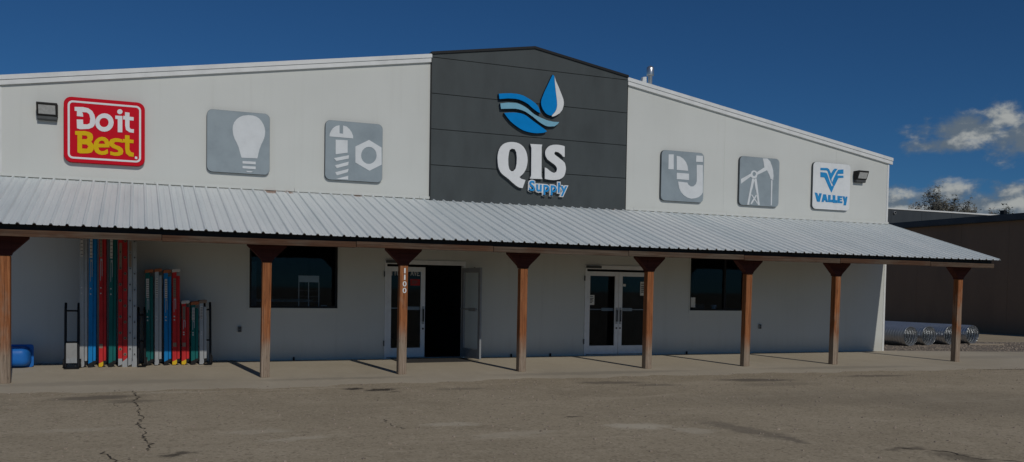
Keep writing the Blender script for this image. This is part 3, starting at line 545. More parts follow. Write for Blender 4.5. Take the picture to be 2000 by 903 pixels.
# dim interior behind the glass
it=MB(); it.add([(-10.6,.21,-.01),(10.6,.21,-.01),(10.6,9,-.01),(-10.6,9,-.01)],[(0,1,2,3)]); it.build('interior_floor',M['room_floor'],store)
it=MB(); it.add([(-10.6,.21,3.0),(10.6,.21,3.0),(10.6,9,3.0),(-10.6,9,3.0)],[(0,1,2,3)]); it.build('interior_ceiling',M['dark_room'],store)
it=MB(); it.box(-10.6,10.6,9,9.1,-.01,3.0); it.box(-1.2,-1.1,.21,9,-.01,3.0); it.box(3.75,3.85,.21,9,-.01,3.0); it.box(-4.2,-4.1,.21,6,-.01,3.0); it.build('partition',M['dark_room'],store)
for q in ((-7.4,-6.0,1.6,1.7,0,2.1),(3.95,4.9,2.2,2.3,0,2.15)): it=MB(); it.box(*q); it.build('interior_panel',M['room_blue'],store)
cn=MB(); cn.box(-7.3,-4.35,.33,1.1,1.05,1.10); cn.box(-7.25,-4.4,.38,1.05,0,1.049,1); tag(cn.build('counter',[M['room_beige'],M['dark_room']]),'low beige counter seen just inside the large left window','counter')
cn=MB(); cn.box(-6.0,-4.5,3.0,3.6,1.18,1.24); cn.box(-5.9,-4.6,3.05,3.55,0,1.179,1); tag(cn.build('counter',[M['rackwhite'],M['dark_room']]),'long pale worktop further back in the room behind the left window','counter')
cn=MB(); cn.box(4.3,6.3,.6,1.3,1.02,1.06); cn.box(4.35,6.25,.65,1.25,0,1.019,1); tag(cn.build('counter',[M['room_beige'],M['dark_room']]),'desk top inside the smaller right window under the printer','desk')
# display rack in the window
rk=empty('display_rack','white wire display rack with a pale header board behind the left window','rack',loc=(-5.26,.42,1.105))
h=MB(); h.box(0,.44,0,.03,.55,.69); h.build('header_board',M['rackwhite'],rk)
for x in (.0,.21,.43):
    h=MB(); h.box(x,x+.016,.004,.02,0,.549); h.build('upright',M['rackwhite'],rk)
for z in (.12,.24,.36):
    h=MB(); h.box(.017,.209,.006,.3,z,z+.008); h.box(.227,.429,.006,.3,z,z+.008); h.build('wire_shelf',M['return_grey'],rk)
bx_=MB(); bx_.box(-4.76,-4.64,.45,.55,1.103,1.16); tag(bx_.build('paper_box',M['paper']),'small pale box on the counter at the right end of the left window','box')
pr=MB(); pr.hexa([(5.02,.72,1.062),(5.42,.72,1.062),(5.42,1.05,1.062),(5.02,1.05,1.062)],[(5.05,.78,1.24),(5.39,.78,1.24),(5.39,1.05,1.24),(5.05,1.05,1.24)]); pr.box(5.1,5.34,.70,.74,1.10,1.12,1)
tag(pr.build('printer',[M['lampbase'],M['rackwhite']],bevel=.01),'grey desk printer on the desk behind the right window','printer')
cu_=MB(); cu_.lathe([(.001,0),(.055,0),(.085,.17),(.078,.17),(.05,.01)],16,0,(5.66,.74,1.062)); tag(cu_.build('plastic_tub',M['rackwhite']),'small white tub on the desk beside the printer','tub')

# ------------------------------------------------------------------ porch canopy
can=empty('porch_canopy','ribbed galvanised porch canopy on eight red brown timber posts','canopy')
CZ0,CY0,CZ1,CY1=3.53,-.02,2.455,-3.61
sl_=(CZ1-CZ0)/(CY1-CY0)
prof=[]; pitch=.2286; nr=int(2*10.88/pitch)
x=-10.88
while x<10.88-.02:
    prof+=[(x,0),(x+.018,.031),(x+.040,.031),(x+.062,0)]
    for k in (.130,):
        if x+k+.03<10.88: prof+=[(x+k,0),(x+k+.008,.006),(x+k+.022,.006),(x+k+.03,0)]
    x+=pitch
prof.append((10.88,0))
cm=MB(); vs=[]; NY=8
for j in range(NY+1):
    f=j/NY; y=CY0+(CY1-CY0)*f
    for i,(px,pz) in enumerate(prof):
        vs.append((px,y+.0,CZ0+(CZ1-CZ0)*f+pz+.004*math.sin(px*.9+f*3)))
npf=len(prof)
cm.add(vs,[(j*npf+i,j*npf+i+1,(j+1)*npf+i+1,(j+1)*npf+i) for j in range(NY) for i in range(npf-1)])
cm.build('metal_roof',M['roofsheet'],can)
dk=MB(); q0=CZ0+(-.07-CY0)*sl_; q1=CZ0+(-3.30-CY0)*sl_
dk.hexa([(-10.8,-3.30,q1-.022),(10.8,-3.30,q1-.022),(10.8,-.07,q0-.022),(-10.8,-.07,q0-.022)],[(-10.8,-3.30,q1-.008),(10.8,-3.30,q1-.008),(10.8,-.07,q0-.008),(-10.8,-.07,q0-.008)])
dk.build('added_bounce_blocker',M['bounce_dark'],can)  # unseen dark underlay, added to keep the roof sheet from brightening the wall
fl2=MB(); 
for k in range(8):
    a=-10.87+k*2.7175; fl2.box(a+.003,a+2.7145,-.05,-.004,3.545,3.60+.004*(k%3))
fl2.build('wall_flashing',M['wall'],can)
# fascia boards (butted end to end) near the eave
xs=[-10.82,-8.1,-4.9,-2.3,.6,3.4,6.0,8.7,10.78]
for i,(a,b2) in enumerate(zip(xs,xs[1:])):
    m_=MB(); dz=rs.uniform(-.006,.006); m_.box(a+.004,b2-.004,-3.53,-3.49,2.268+dz,2.372+dz); m_.build('fascia_board',M['beam'],can,bevel=.004)
    m_=MB(); m_.box(a+.01,b2-.01,-3.486,-3.45,2.275+dz,2.36+dz); m_.build('purlin',M['beam'],can)
m_=MB(); m_.box(-10.8,10.78,-3.447,-3.425,2.30,2.465); m_.build('eave_gap_shade',M['black'],can)  # black strip standing in for the shade in the gap above the fascia
PY=-3.02
m_=MB(); m_.box(-10.8,10.78,PY-.07,PY+.07,2.31,2.50); m_.build('post_beam',M['bracket'],can)
raf=None
for i in range(19):
    x=-10.7+i*(21.4/18)
    if raf is None:
        m_=MB(); 
        ya,yb=-3.42,-.06
        za=CZ0+(ya-CY0)*sl_-.025; zb=CZ0+(yb-CY0)*sl_-.025
        m_.hexa([(-.02,ya,max(za-.10,2.395)),(.02,ya,max(za-.10,2.395)),(.02,yb,zb-.14),(-.02,yb,zb-.14)],[(-.02,ya,za),(.02,ya,za),(.02,yb,zb),(-.02,yb,zb)]); raf=m_.build('rafter',M['bracket'],can,(x,0,0))
    else:
        o=raf.copy(); link(o,can); o.location=(x,0,0)
postx=[-10.405,-6.395,-3.915,-1.485,1.375,3.865,6.335,10.165]
lean=[.004,.012,.006,.004,.006,.010,.012,.010]
pz=zslab(PY)-.004
def make_post():
    m_=MB(); m_.box(-.076,.076,-.076,.076,0,1.985-pz); return m_.build('post',M['post'],can,(0,PY,pz),.008)
def make_bracket(par):
    m_=MB()
    m_.prism_y([(-.085,1.987-pz),(.085,1.987-pz),(.10,2.03-pz),(.335,2.262-pz),(.335,2.309-pz),(-.335,2.309-pz),(-.335,2.262-pz),(-.10,2.03-pz)],-.079,.079)
    for k in (-1,1): m_.box(k*.09-.004,k*.09+.004,-.083,-.0795,2.06-pz,2.30-pz)
    return m_.build('bracket',M['bracket'],par,bevel=.004)
p0=make_post(); b0=make_bracket(p0)
for i,x in enumerate(postx):
    if i==0: p,b=p0,b0
    else:
        p=p0.copy(); link(p,can); b=b0.copy(); link(b,p)
    p.location=(x,PY,pz); p.rotation_euler=(0,lean[i],0)
    if i==2: p3=p
# house number on the third post
dg=MB()
for k,ch in enumerate('1100'):
    vs,fs=text_shape(ch,.015,.05); w=.028 if ch=='1' else .072
    vs=[(a,b*.06,c) for a,b,c in vs]; vs,_=fit(vs,.012-w/2,.012+w/2,1.90-.122*(k+1)-pz+.06,1.90-.122*k-.025-pz+.06,-.081); dg.add(vs,fs)
dg.build('house_number',M['sign_white'],p3)

# ------------------------------------------------------------------ signs on the upper wall
def sign(name,label,pn,face,yf=-.07,r=.11,edge='sign_edge',bev=.0):
    x0,x1,z0,z1=pn
    e=empty(name,label,'sign',loc=(0,0,0))
    m_=MB(); m_.add(*flat_shape([rrect(x0,x1,z0,z1,r)],yf+.006,-.003),0); m_.build('sign_box',M[edge],e)
    m_=MB(); m_.add(*flat_shape([rrect(x0+.004,x1-.004,z0+.004,z1-.004,r)],yf-.002,yf+.004),0); m_.build('sign_face',M[face],e)
    return e
def emblem(par,name,groups,yf,mat,th=.008,clip=None):
    m_=MB()
    for k,gp in enumerate(groups): 
        if clip: gp=[[(min(max(x,clip[0]),clip[1]),min(max(z,clip[2]),clip[3])) for x,z in po] for po in gp]
        m_.add(*flat_shape(gp,yf-th-.0015*(k%4),yf-.0))
    return m_.build(name,M[mat],par)
GRP='square pictogram signs along the upper wall'
yf=-.0725
e=sign('light_bulb_sign','grey rounded square sign with a white light bulb',PANELS['BULB'],'icon_grey'); e['group']=GRP
emblem(e,'bulb_emblem',[BULB]+BULB_BARS,yf,'icon_white')
e=sign('fastener_sign','grey rounded square sign with a white slotted screw and hex nut',PANELS['BOLT'],'icon_grey'); e['group']=GRP
emblem(e,'screw_emblem',BOLT,yf,'icon_white'); emblem(e,'nut_emblem',[NUT],yf,'icon_white')
e=sign('drain_pipe_sign','grey rounded square sign with a white curved drain trap',PANELS['TRAP'],'icon_grey'); e['group']=GRP
emblem(e,'pipe_emblem',TRAP,yf,'icon_white')
e=sign('pumpjack_sign','grey rounded square sign with a white oil pumpjack',PANELS['JACK'],'icon_grey'); e['group']=GRP
emblem(e,'pumpjack_emblem',JACK,yf,'icon_white')
e=sign('irrigation_sign','white rounded square sign with a blue winged V over blue lettering',PANELS['VALLEY'],'sign_white')
emblem(e,'emblem',VLOGO,yf,'valley_blue'); emblem(e,'lettering',VALLEY,yf,'valley_blue')
X0,X1,Z0,Z1=-9.765,-8.335,3.865,5.105
e=sign('hardware_sign','red rounded square sign with white and yellow lettering beside the left lamp',(X0,X1,Z0,Z1),'red',-.10,.14,'red_edge')
emblem(e,'border_line',[[rrect(X0+.07,X1-.07,Z0+.07,Z1-.07,.09),rrect(X0+.105,X1-.105,Z0+.105,Z1-.105,.06)]],-.1025,'letter_white',.004)
emblem(e,'corner_mark',[BEST_DOT],-.1025,'letter_white',.004)
emblem(e,'top_lettering',[LETTERS_DO,LETTER_O,LETTER_I2,LETTER_DOT,LETTER_T],-.1025,'letter_white',.006)
emblem(e,'bottom_lettering',[LETTER_B,LETTER_E,LETTER_S2,LETTER_T2],-.1025,'sign_yellow',.006)
# raised logo on the charcoal panel
lg=empty('logo_sign','raised logo of blue waves and a water drop above large white letters','sign')
def raised(name,polys,mat,ret,yf=-.14,cap=.008,yb=-.06,bev=0):
    m_=MB(); m_.add(*flat_shape(polys,yf+cap+.001,yb)); o=m_.build(name+'_return',M[ret],lg)
    m2=MB(); m2.add(*flat_shape(polys,yf,yf+cap)); f=m2.build(name,M[mat],lg); o.parent=f; return f
raised('water_drop',DROP_BLUE,'logo_blue','return_blue'); raised('drop_highlight',DROP_WHITE,'letter_white','return_blue')
raised('wave',BAND_TOP,'logo_blue','return_blue'); raised('wave',BAND_MID,'logo_light','return_blue'); raised('wave',CRESCENT,'logo_blue','return_blue')
for q in (LETTER_Q,LETTER_I,LETTER_S): raised('letter',q,'letter_white','return_grey')
vs,fs=text_shape('Supply',.020,.5,1.14); bxx=None
inner=[(a,b*.012,c) for a,b,c in vs]; inner,bxx=fit(inner,-.115,.855,3.775,4.085,-.140)
vs2,fs2=text_shape('Supply',.095,.5,1.14); outer=[(a,b*.06,c) for a,b,c in vs2]
sc_=(.97)/(bxx[1]-bxx[0]); scz=(4.085-3.775)/(bxx[3]-bxx[2])
outer=[(-.115+(a-bxx[0])*sc_,-.10+b,3.775+(c-bxx[2])*scz) for a,b,c in outer]
m_=MB(); m_.add(outer,fs2); so=m_.build('word_backing',M['letter_white'],lg)
m_=MB(); m_.add(inner,fs); m_.build('word_lettering',M['supply_blue'],so)

# wall lamps
def lamp(label,x):
    e=empty('wall_lamp',label,'lamp','wall pack lamps at the two ends of the wall',(x,0,4.63))
    m_=MB(); m_.prism_x([(-.003,.31),(-.003,.07),(-.115,.07),(-.135,.085),(-.215,.285),(-.215,.31)],0,.355); m_.build('housing',M['lampbody'],e,bevel=.006)
    m_=MB(); m_.prism_x([(-.003,.068),(-.003,.0),(-.105,.0),(-.118,.02),(-.118,.068)],.01,.345); m_.build('base',M['lampbase'],e,bevel=.005)
    m_=MB(); n_=Vector((0,-.2,-.08)).normalized()
    a=Vector((0,-.142,.105))+n_*.001; b2=Vector((0,-.204,.262))+n_*.001
    vs=[(.035,a.y,a.z),(.32,a.y,a.z),(.32,b2.y,b2.z),(.035,b2.y,b2.z)]; o2=[(v[0],v[1]+n_.y*.008,v[2]+n_.z*.008) for v in vs]
    m_.hexa(vs,o2); m_.build('lens',M['lens'],e)
    return e
lamp('dark wall lamp with a grey lens left of the red sign',-10.22); lamp('dark wall lamp with a grey lens right of the white sign',9.60)
# electric boxes on the lower wall
for x,z,l in ((-6.52,.66,'small grey outlet box on the wall left of the large window'),(6.59,.69,'small grey outlet box on the wall right of the smaller window')):
    e=empty('outlet_box',l,'outlet','outlet boxes on the lower wall',(x,-.001,z))
    m_=MB(); m_.box(-.035,.035,-.045,0,-.06,.06); m_.build('box',M['outlet'],e,bevel=.006)
    m_=MB(); m_.box(-.028,.028,-.052,-.046,.004,.052); m_.box(-.028,.028,-.052,-.046,-.052,-.004); m_.build('cover',M['lampbase'],e,bevel=.002)
# anchor stubs at the foot of the wall
for x in (-5.42,-.45,.55,4.35):
    m_=MB(); m_.box(x-.015,x+.015,-.04,-.002,-.02,.07); o=m_.build('anchor_clip',M['blackmetal'],store)

# notices stuck to the glass
def notice(name,label,x0,x1,z0,z1,y,mat='paper',lines=True):
    m_=MB(); m_.box(x0,x1,y-.002,y,z0,z1)
    if lines:
        h=z1-z0
        for f,a in ((.80,.7),(.62,.8),(.5,.6),(.36,.75),(.22,.5)): m_.box(x0+(x1-x0)*.14,x0+(x1-x0)*(.14+a*.9),y-.004,y-.0025,z0+h*f,z0+h*(f+.07),1)
    tag(m_.build(name,[M[mat],M['ink']]),label,'notice')
notice('notice','paper notice taped inside the left leaf of the closed doors',1.565,1.72,1.22,1.46,.030)
notice('notice','paper notice at the upper right of the closed doors beside the post',2.99,3.15,1.46,1.80,.030)
notice('notice','tiny pale sticker near the centre stile of the closed doors',2.50,2.58,1.68,1.74,.030,lines=False)
notice('notice','blank pale sheet in the lower left corner of the right window',4.47,4.63,1.18,1.43,.068,lines=False)
notice('notice','small red and white sticker on the glass of the entrance door behind the numbered post',-2.88,-2.66,1.62,1.76,.030,'redlabel')
for s,x0,x1,l in (('1100',-3.31,-3.05,'number lettering across the top of the entrance door glass'),('AVE.',-2.88,-2.66,'street name lettering across the top of the entrance door glass')):
    vs,fs=text_shape(s,.01,.05); vs=[(a,b*.03,c) for a,b,c in vs]; vs,_=fit(vs,x0,x1,1.83,1.96,.030); m_=MB(); m_.add(vs,fs); tag(m_.build('door_lettering',M['cap_white']),l,'lettering')
m_=MB(); m_.hexa([(-3.35,-1.02,zslab(-1.02)+.004),(-1.72,-.98,zslab(-1)+.004),(-1.72,-.09,.003),(-3.35,-.09,.003)],[(-3.35,-1.02,zslab(-1.02)+.016),(-1.72,-.98,zslab(-1)+.016),(-1.72,-.09,.014),(-3.35,-.09,.014)]); tag(m_.build('door_mat',M['mat']),'dark grey door mat in front of the open entrance','mat')
ch=empty('coir_scraper',None,None) if False else None

# ------------------------------------------------------------------ ladders
def hash_(t): return sum(ord(c)*(i+1) for i,c in enumerate(t))
def stepladder(name,label,x,y,h,w,fg,cap,boot,group,marks=()):
    w*=.92; z=zslab(y); e=empty(name,label,'ladder',group,(x,y,z),(R(-.6),R(((hash_(label)%7)-3)*.12),0))
    D=.46; fw=w*.56; rw=w*.36; rx=w-rw
    for y0,far in ((0,0),(D-.03,1)):
        m_=MB(); m_.box(0,fw,y0,y0+.005,.05,h-.05); m_.box(0,.006,y0+.005,y0+.03,.05,h-.05); m_.box(fw-.006,fw,y0+.005,y0+.03,.05,h-.05); m_.build('front_rail',M[fg],e)
        m_=MB(); m_.box(rx,w,y0+.006,y0+.011,.10,h-.14); m_.box(rx,rx+.005,y0+.011,y0+.03,.10,h-.14); m_.box(w-.005,w,y0+.011,y0+.03,.10,h-.14); m_.build('rear_rail',M[fg],e)
        m_=MB(); m_.prism_y([(-.004,0),(fw*.55,0),(fw+.006,.035),(fw+.006,.11),(-.004,.07)],y0-.004,y0+.033,0); m_.prism_y([(-.006,-.0),(fw*.6,-.0),(fw*.6,.012),(-.006,.012)],y0-.006,y0+.036,1); m_.build('foot',[M[boot],M['rubber']],e)
        m_=MB(); m_.prism_y([(rx-.003,.05),(w+.003,.075),(w+.003,.13),(rx-.003,.12)],y0+.002,y0+.033); m_.build('rear_foot',M['rubber'],e)
    n=max(3,int(h/.305)-1)
    for k in range(n):
        zz=.30*(k+1)+.02
        if zz>h-.2: break
        m_=MB(); m_.box(.004,fw-.01,.031,D-.031,zz,zz+.02); m_.build('step',M['aluminium'],e)
    m_=MB(); m_.prism_y([(-.012,h-.075),(w+.004,h-.06),(w+.010,h-.005),(w*.85,h),(.0,h-.012),(-.012,h-.03)],-.008,D+.008); m_.build('top_cap',M[cap],e,bevel=.006)
    # label plates on the near rail
    m_=MB(); m_.box(fw*.16,fw*.84,-.0025,-.0005,h*.70,h*.90,0)
    for k in range(8): m_.box(fw*.24,fw*.78,-.004,-.003,h*(.712+.023*k),h*(.712+.023*k)+.012,1)
    m_.build('label_plate',[M['cap_white'] if fg!='fg_red' else M['cap_brown'],M['ink']],e)
    m_=MB(); a=h*.56; m_.box(fw*.30,fw*.86,-.003,-.0005,h*.675,h*.69); m_.box(fw*.30,fw*.45,-.003,-.0005,h*.55,h*.675); m_.box(fw*.70,fw*.86,-.003,-.0005,h*.58,h*.675)
    m_.build('spreader_hinge',M['aluminium'],e)
    m_=MB(); m_.tube((fw*.45,-.003,h*.47),(fw*.45,-.0005,h*.47),fw*.2,10); m_.tube((fw*.45,-.003,h*.505),(fw*.45,-.0005,h*.505),fw*.2,10); m_.build('maker_plate',M['cap_white'],e)
    if boot=='boot_yellow':
        m_=MB(); m_.box(fw*.12,fw*.95,-.003,-.0005,.36,.44); m_.build('warning_label',M['cap_brown'],e)
    return e
def extension_ladder(name,label,x,y,h,w,mat,ring,foot,group):
    z=zslab(y); e=empty(name,label,'ladder',group,(x,y,z),(R(-1.),0,0)); D=.42
    hw=w*.47
    for k,(a,b2,z0,z1) in enumerate(((0,hw,.16 if foot=='alu' else .06,h),(w-hw,w,.06,h-.12))):
        for y0 in (0,D-.03):
            m_=MB(); yy=y0+.004*k; m_.box(a,b2,yy,yy+.005,z0,z1); m_.box(a,a+.006,yy+.005,yy+.028,z0,z1); m_.box(b2-.006,b2,yy+.005,yy+.028,z0,z1); m_.build('rail',M[mat],e)
        zz=z0+.18
        while zz<z1-.1:
            m_=MB(); xc=(a+b2)/2; m_.tube((xc,-.004,zz),(xc,D+.004,zz),.015,10,0); m_.tube((xc,-.008,zz),(xc,-.0005+.004*k,zz),.027,12,0); m_.tube((xc,-.011,zz),(xc,-.0085,zz),.014,10,1)
            m_.build('rung',[M[ring],M['rubber']],e); zz+=.305
    for y0 in (-.004,D-.034):
        m_=MB(); m_.prism_y([(w-hw-.012,0),(w+.004,0),(w+.004,.17),(w-hw-.012,.10)],y0,y0+.04); m_.prism_y([(0.0,.02),(w-hw-.014,.05),(w-hw-.014,.20),(0,.18)],y0+.006,y0+.034); m_.build('shoe',M['aluminium'],e)
    m_=MB(); m_.box(hw*.2,hw*.85,-.003,-.0005,h*.62,h*.78); m_.build('label_plate',M['cap_brown'],e)
    return e
G1='tall ladders standing against the wall'; G2='six foot stepladders standing against the wall'; G3='short stepladders standing against the wall'
TY=-.80
stepladder('stepladder','tall silver aluminium stepladder, first in the row beside the left hand truck',-9.455,TY,2.95,.135,'aluminium','cap_orange','aluminium',G1)
stepladder('stepladder','tall bright blue fibreglass stepladder between silver and red ones',-9.312,TY,2.92,.135,'fg_blue','cap_orange','rubber',G1)
stepladder('stepladder','tall red fibreglass stepladder with yellow feet',-9.130,TY,2.95,.13,'fg_red','cap_white','boot_yellow',G1)
stepladder('stepladder','tall dark teal fibreglass stepladder between two red ladders',-8.965,TY,2.92,.13,'fg_teal','cap_orange','rubber',G1)
extension_ladder('extension_ladder','red extension ladder with a row of pale rung ends',-8.80,TY,3.0,.155,'fg_red','cap_brown','alu',G1)
extension_ladder('extension_ladder','bare aluminium extension ladder with dark rung ends, right of the red one',-8.630,TY,3.05,.150,'aluminium','aluminium','alu',G1)
SY=-.63
stepladder('stepladder','teal stepladder of middle height, left of its group',-8.315,SY,1.86,.145,'fg_teal','cap_orange','rubber',G2)
stepladder('stepladder','silver aluminium stepladder of middle height',-8.155,SY,1.88,.13,'aluminium','cap_orange','aluminium',G2)
stepladder('stepladder','blue stepladder of middle height with a reddish top',-7.985,SY,1.86,.135,'fg_blue','cap_orange','rubber',G2)
stepladder('stepladder','red stepladder of middle height with yellow feet and pale top',-7.835,SY,1.88,.145,'fg_red','cap_white','boot_yellow',G2)
stepladder('stepladder','short red stepladder with yellow feet and a pale top cap',-7.665,SY,1.27,.145,'fg_red','cap_white','boot_yellow',G3)
stepladder('stepladder','short teal stepladder with an orange brown top cap',-7.495,SY,1.25,.14,'fg_teal','cap_orange','rubber',G3)
stepladder('stepladder','short silver aluminium stepladder at the right end of the row',-7.335,SY,1.28,.14,'aluminium','cap_brown','aluminium',G3)
# hand trucks
def hand_truck(label,x,y,w,h,plate=True):
    e=empty('hand_truck',label,'hand truck','black hand trucks among the ladders',(x,y,zslab(y)))
    for s in (0,w):
        m_=MB(); m_.tube((s,0,.03),(s,.10,h-.1),.023,10); m_.tube((s,.10,h-.1),(s,.16,h),.023,10); m_.build('side_tube',M['blackmetal'],e)
    for z in (.48,h-.14):
        if z<h: m_=MB(); m_.tube((0,.10*z/h,z),(w,.10*z/h,z),.016,8); m_.build('cross_bar',M['blackmetal'],e)
    m_=MB(); m_.box(-.02,w+.02,-.2,.02,.012,.02); m_.build('toe_plate',M['blackmetal'],e)
    if plate:
        m_=MB(); m_.box(.015,w-.02,-.03,-.02,.11,.47,0); m_.box(.015,w-.02,-.04,-.031,.10,.185,1); m_.build('folded_plate',[M['silver'],M['aluminium']],e)
    for s in (-.045,w+.005):
        m_=MB(); m_.tube((s,.08,.085),(s+.04,.08,.085),.085,18,0); m_.tube((s-.003,.08,.085),(s+.043,.08,.085),.04,14,1); m_.build('wheel',[M['rubber'],M['silver']],e)
    return e
hand_truck('black hand truck with a silver folded plate left of the ladders',-9.69,-.88,.215,1.20)
hand_truck('plain black hand truck squeezed between the tall and middle ladders',-8.45,-.74,.115,1.12,False)
hand_truck('black hand truck half hidden behind the last short ladder',-7.235,-.55,.105,1.22,False)
# blue tub standing on its side against the wall
tb=empty('plastic_tub','blue plastic tub tipped on its side against the wall','tub',loc=(-10.50,-.50,-.004))
m_=MB(); m_.add(*flat_shape([rrect(-.26,.26,0,.42,.05)],-.02,.0),0); m_.build('rim',M['blue_tub'],tb)
m_=MB(); vs=[];N=28;K=7
prf=[(1,0),(.985,.05),(.95,.12),(.88,.19),(.75,.245),(.5,.27),(.2,.277)]
for (s,d) in prf:
    for px,pz_ in rrect(-.225*s,.225*s,.205-.19*s,.205+.185*s,.12*s,6): vs.append((px,-.02-d,pz_))
L_=len(rrect(0,1,0,1,.1,6)); m_.add(vs,[(k*L_+i,k*L_+(i+1)%L_,(k+1)*L_+(i+1)%L_,(k+1)*L_+i) for k in range(len(prf)-1) for i in range(L_)]+[tuple((len(prf)-1)*L_+i for i in range(L_))],0,True)
m_.build('tub_body',M['blue_tub'],tb)

# ------------------------------------------------------------------ culvert pipes beside the shop
def culvert_mesh(L=5.0,r=.305):
    m_=MB(); n=36; st_=.018; K=int(L/st_); vs=[]
    for ro in (0,-.006):
        for k in range(K+1):
            y=k*st_; a=.014*math.sin(2*PI*y/.10) if .03<y<L-.03 else 0
            for i in range(n): vs.append(((r+ro+a)*math.cos(2*PI*i/n),y,(r+ro+a)*math.sin(2*PI*i/n)))
    fs=[(k*n+i,k*n+(i+1)%n,(k+1)*n+(i+1)%n,(k+1)*n+i) for k in range(K) for i in range(n)]
    o=(K+1)*n
    fs+=[tuple(o+j for j in f)[::-1] for f in fs]
    fs+=[(i,(i+1)%n,o+(i+1)%n,o+i) for i in range(n)]+[(K*n+i,K*n+(i+1)%n,o+K*n+(i+1)%n,o+K*n+i) for i in range(n)]
    m_.add(vs,fs,0,True)
    me=bpy.data.meshes.new('culvert_pipe'); me.from_pydata(m_.v,[],m_.f); me.materials.append(M['culvert'])
    for p in me.polygons: p.use_smooth=True
    me.update(); return me
cme=culvert_mesh()
for x,y,a,l in ((13.92,1.95,3,'corrugated steel culvert pipe nearest the shop corner'),(14.88,2.12,0,'second corrugated steel culvert pipe from the shop corner, left of the porch post'),(16.05,2.3,-1.5,'corrugated steel culvert pipe partly hidden behind the last porch post'),(17.30,2.55,1.5,'corrugated steel culvert pipe farthest from the shop, right of the last porch post')):
    o=bpy.data.objects.new('culvert_pipe',cme); link(o); o.location=(x,y,.285); o.rotation_euler=(0,rs.uniform(0,3),R(a)); tag(o,l,'pipe','corrugated culvert pipes on the gravel')
m_=MB(); m_.box(-.62,.62,-.05,.05,0,.05); tag(m_.build('timber_plank',M['plank'],None,(17.1,1.85,-.022),.004,(0,0,R(-14))),'pale timber plank lying on the gravel in front of the culvert pipes','plank')

# ------------------------------------------------------------------ neighbouring buildings
nb=empty('brown_building','long low brown metal building with a slate fascia right of the shop','building',loc=(26,0,0))
m_=MB(); m_.box(0,9,-14,23,-.09,4.80)
y=-13.7
while y<22.8: m_.box(-.006,-.001,y,y+.02,.1,4.79); y+=2.44
m_.build('wall',M['brown_wall'],nb)
m_=MB(); m_.box(-.28,9.2,-14.2,23.2,4.83,5.06); m_.box(-.26,-.02,-14.1,23.1,4.803,4.828); m_.build('fascia',M['brown_fascia'],nb)
m_=MB(); m_.box(-.2,9.1,-14.1,23.1,5.063,5.09); m_.build('roof',M['brown_fascia'],nb)
m_=MB(); m_.box(.3,.5,8.8,9.0,5.0,5.32); m_.build('roof_vent',M['blackmetal'],nb)
sh=empty('charcoal_shed','charcoal clad shed with a white roof edge behind the brown building','building',loc=(0,30,0))
m_=MB(); m_.box(35,53.2,0,12,-.09,7.66)
x=35.4
while x<53: m_.box(x,x+.05,-.012,-.001,.1,7.6); x+=2.93
m_.build('wall',M['shed'],sh)
m_=MB(); m_.box(34.95,53.25,-.06,12.05,7.663,7.76); m_.build('roof_edge',M['trim'],sh)
m_=MB(); m_.tube((41.55,-.10,7.42),(41.55,-.004,7.42),.11,14,0); m_.tube((41.55,-.12,7.42),(41.55,-.101,7.42),.07,14,1); m_.build('vent_hood',[M['outlet'],M['blackmetal']],sh)

# ------------------------------------------------------------------ trees behind
def tree(name,label,x,y,h,cr,cz,nbr,nleaf,mat,seed,size=.16,squash=1.0,lobes=6):
    r=random.Random(seed); e=empty(name,label,'tree',None,(x,y,-.07))
    t=MB(); c=MB(); hub=Vector((0,0,cz*.55)); t.tube((0,0,0),hub,.22,9,0,.15)
    tips=[]
    def grow(p,d,l,rad,dep):
        q=p+d*l; t.tube(p,q,rad,5,0,rad*.6,False)
        if dep==0: tips.append((p,q)); return
        for k in range(3):
            nd=(d+Vector((r.uniform(-1,1),r.uniform(-1,1),r.uniform(-.35,.75)))*.75).normalized(); grow(q,nd,l*r.uniform(.55,.85),rad*.6,dep-1)
        tips.append((p,q))
    for k in range(nbr):
        a=2*PI*k/nbr+r.uniform(-.3,.3); d=Vector((math.cos(a)*r.uniform(.35,.9),math.sin(a)*r.uniform(.35,.9),r.uniform(.5,1.1))).normalized()
        grow(hub,d,(h-cz*.55)*.36*r.uniform(.8,1.15),.085,3)
    m=max(q.z for _,q in tips); sx=max(max(abs(q.x) for _,q in tips),.1); f=cr/sx; fz=(h-hub.z)/(m-hub.z)
    def T(v): return Vector((v.x*f,v.y*f,hub.z+(v.z-hub.z)*fz if v.z>hub.z else v.z))
    t.v=[tuple(T(Vector(v))) for v in t.v]
    for k in range(nleaf):
        p,q=r.choice(tips); o=T(p.lerp(q,r.uniform(.2,1.1)))+Vector((r.gauss(0,.13),r.gauss(0,.13),r.gauss(0,.11)))
        a=Vector((r.gauss(0,1),r.gauss(0,1),r.gauss(0,1))).normalized(); b=a.orthogonal().normalized(); s=size*r.uniform(.5,1.2)
        c.add([o-a*s*.5,o+b*s*.22,o+a*s*.5,o-b*s*.22],[(0,1,2,3)])
    t.build('trunk',M['bark'],e); c.build('crown',mat,e)
    return e
tree('tree','silvery grey green tree rising above the charcoal shed',59.1,41,11.5,3.0,6.2,11,9500,M['leaf'],5,.27)
tree('tree','low brown shrubby tree just left of the silvery tree',56.3,41.5,9.9,1.7,6.6,6,1900,M['twig'],8,.2)
tree('tree','thin brown half bare tree right of the silvery tree',63.0,41,10.2,1.9,6.4,7,1900,M['twig'],13,.2)
tree('tree','dark bushy tree at the right edge above the brown roof',66.2,41,10.4,1.5,6.6,7,2600,M['leaf_dark'],21,.25)

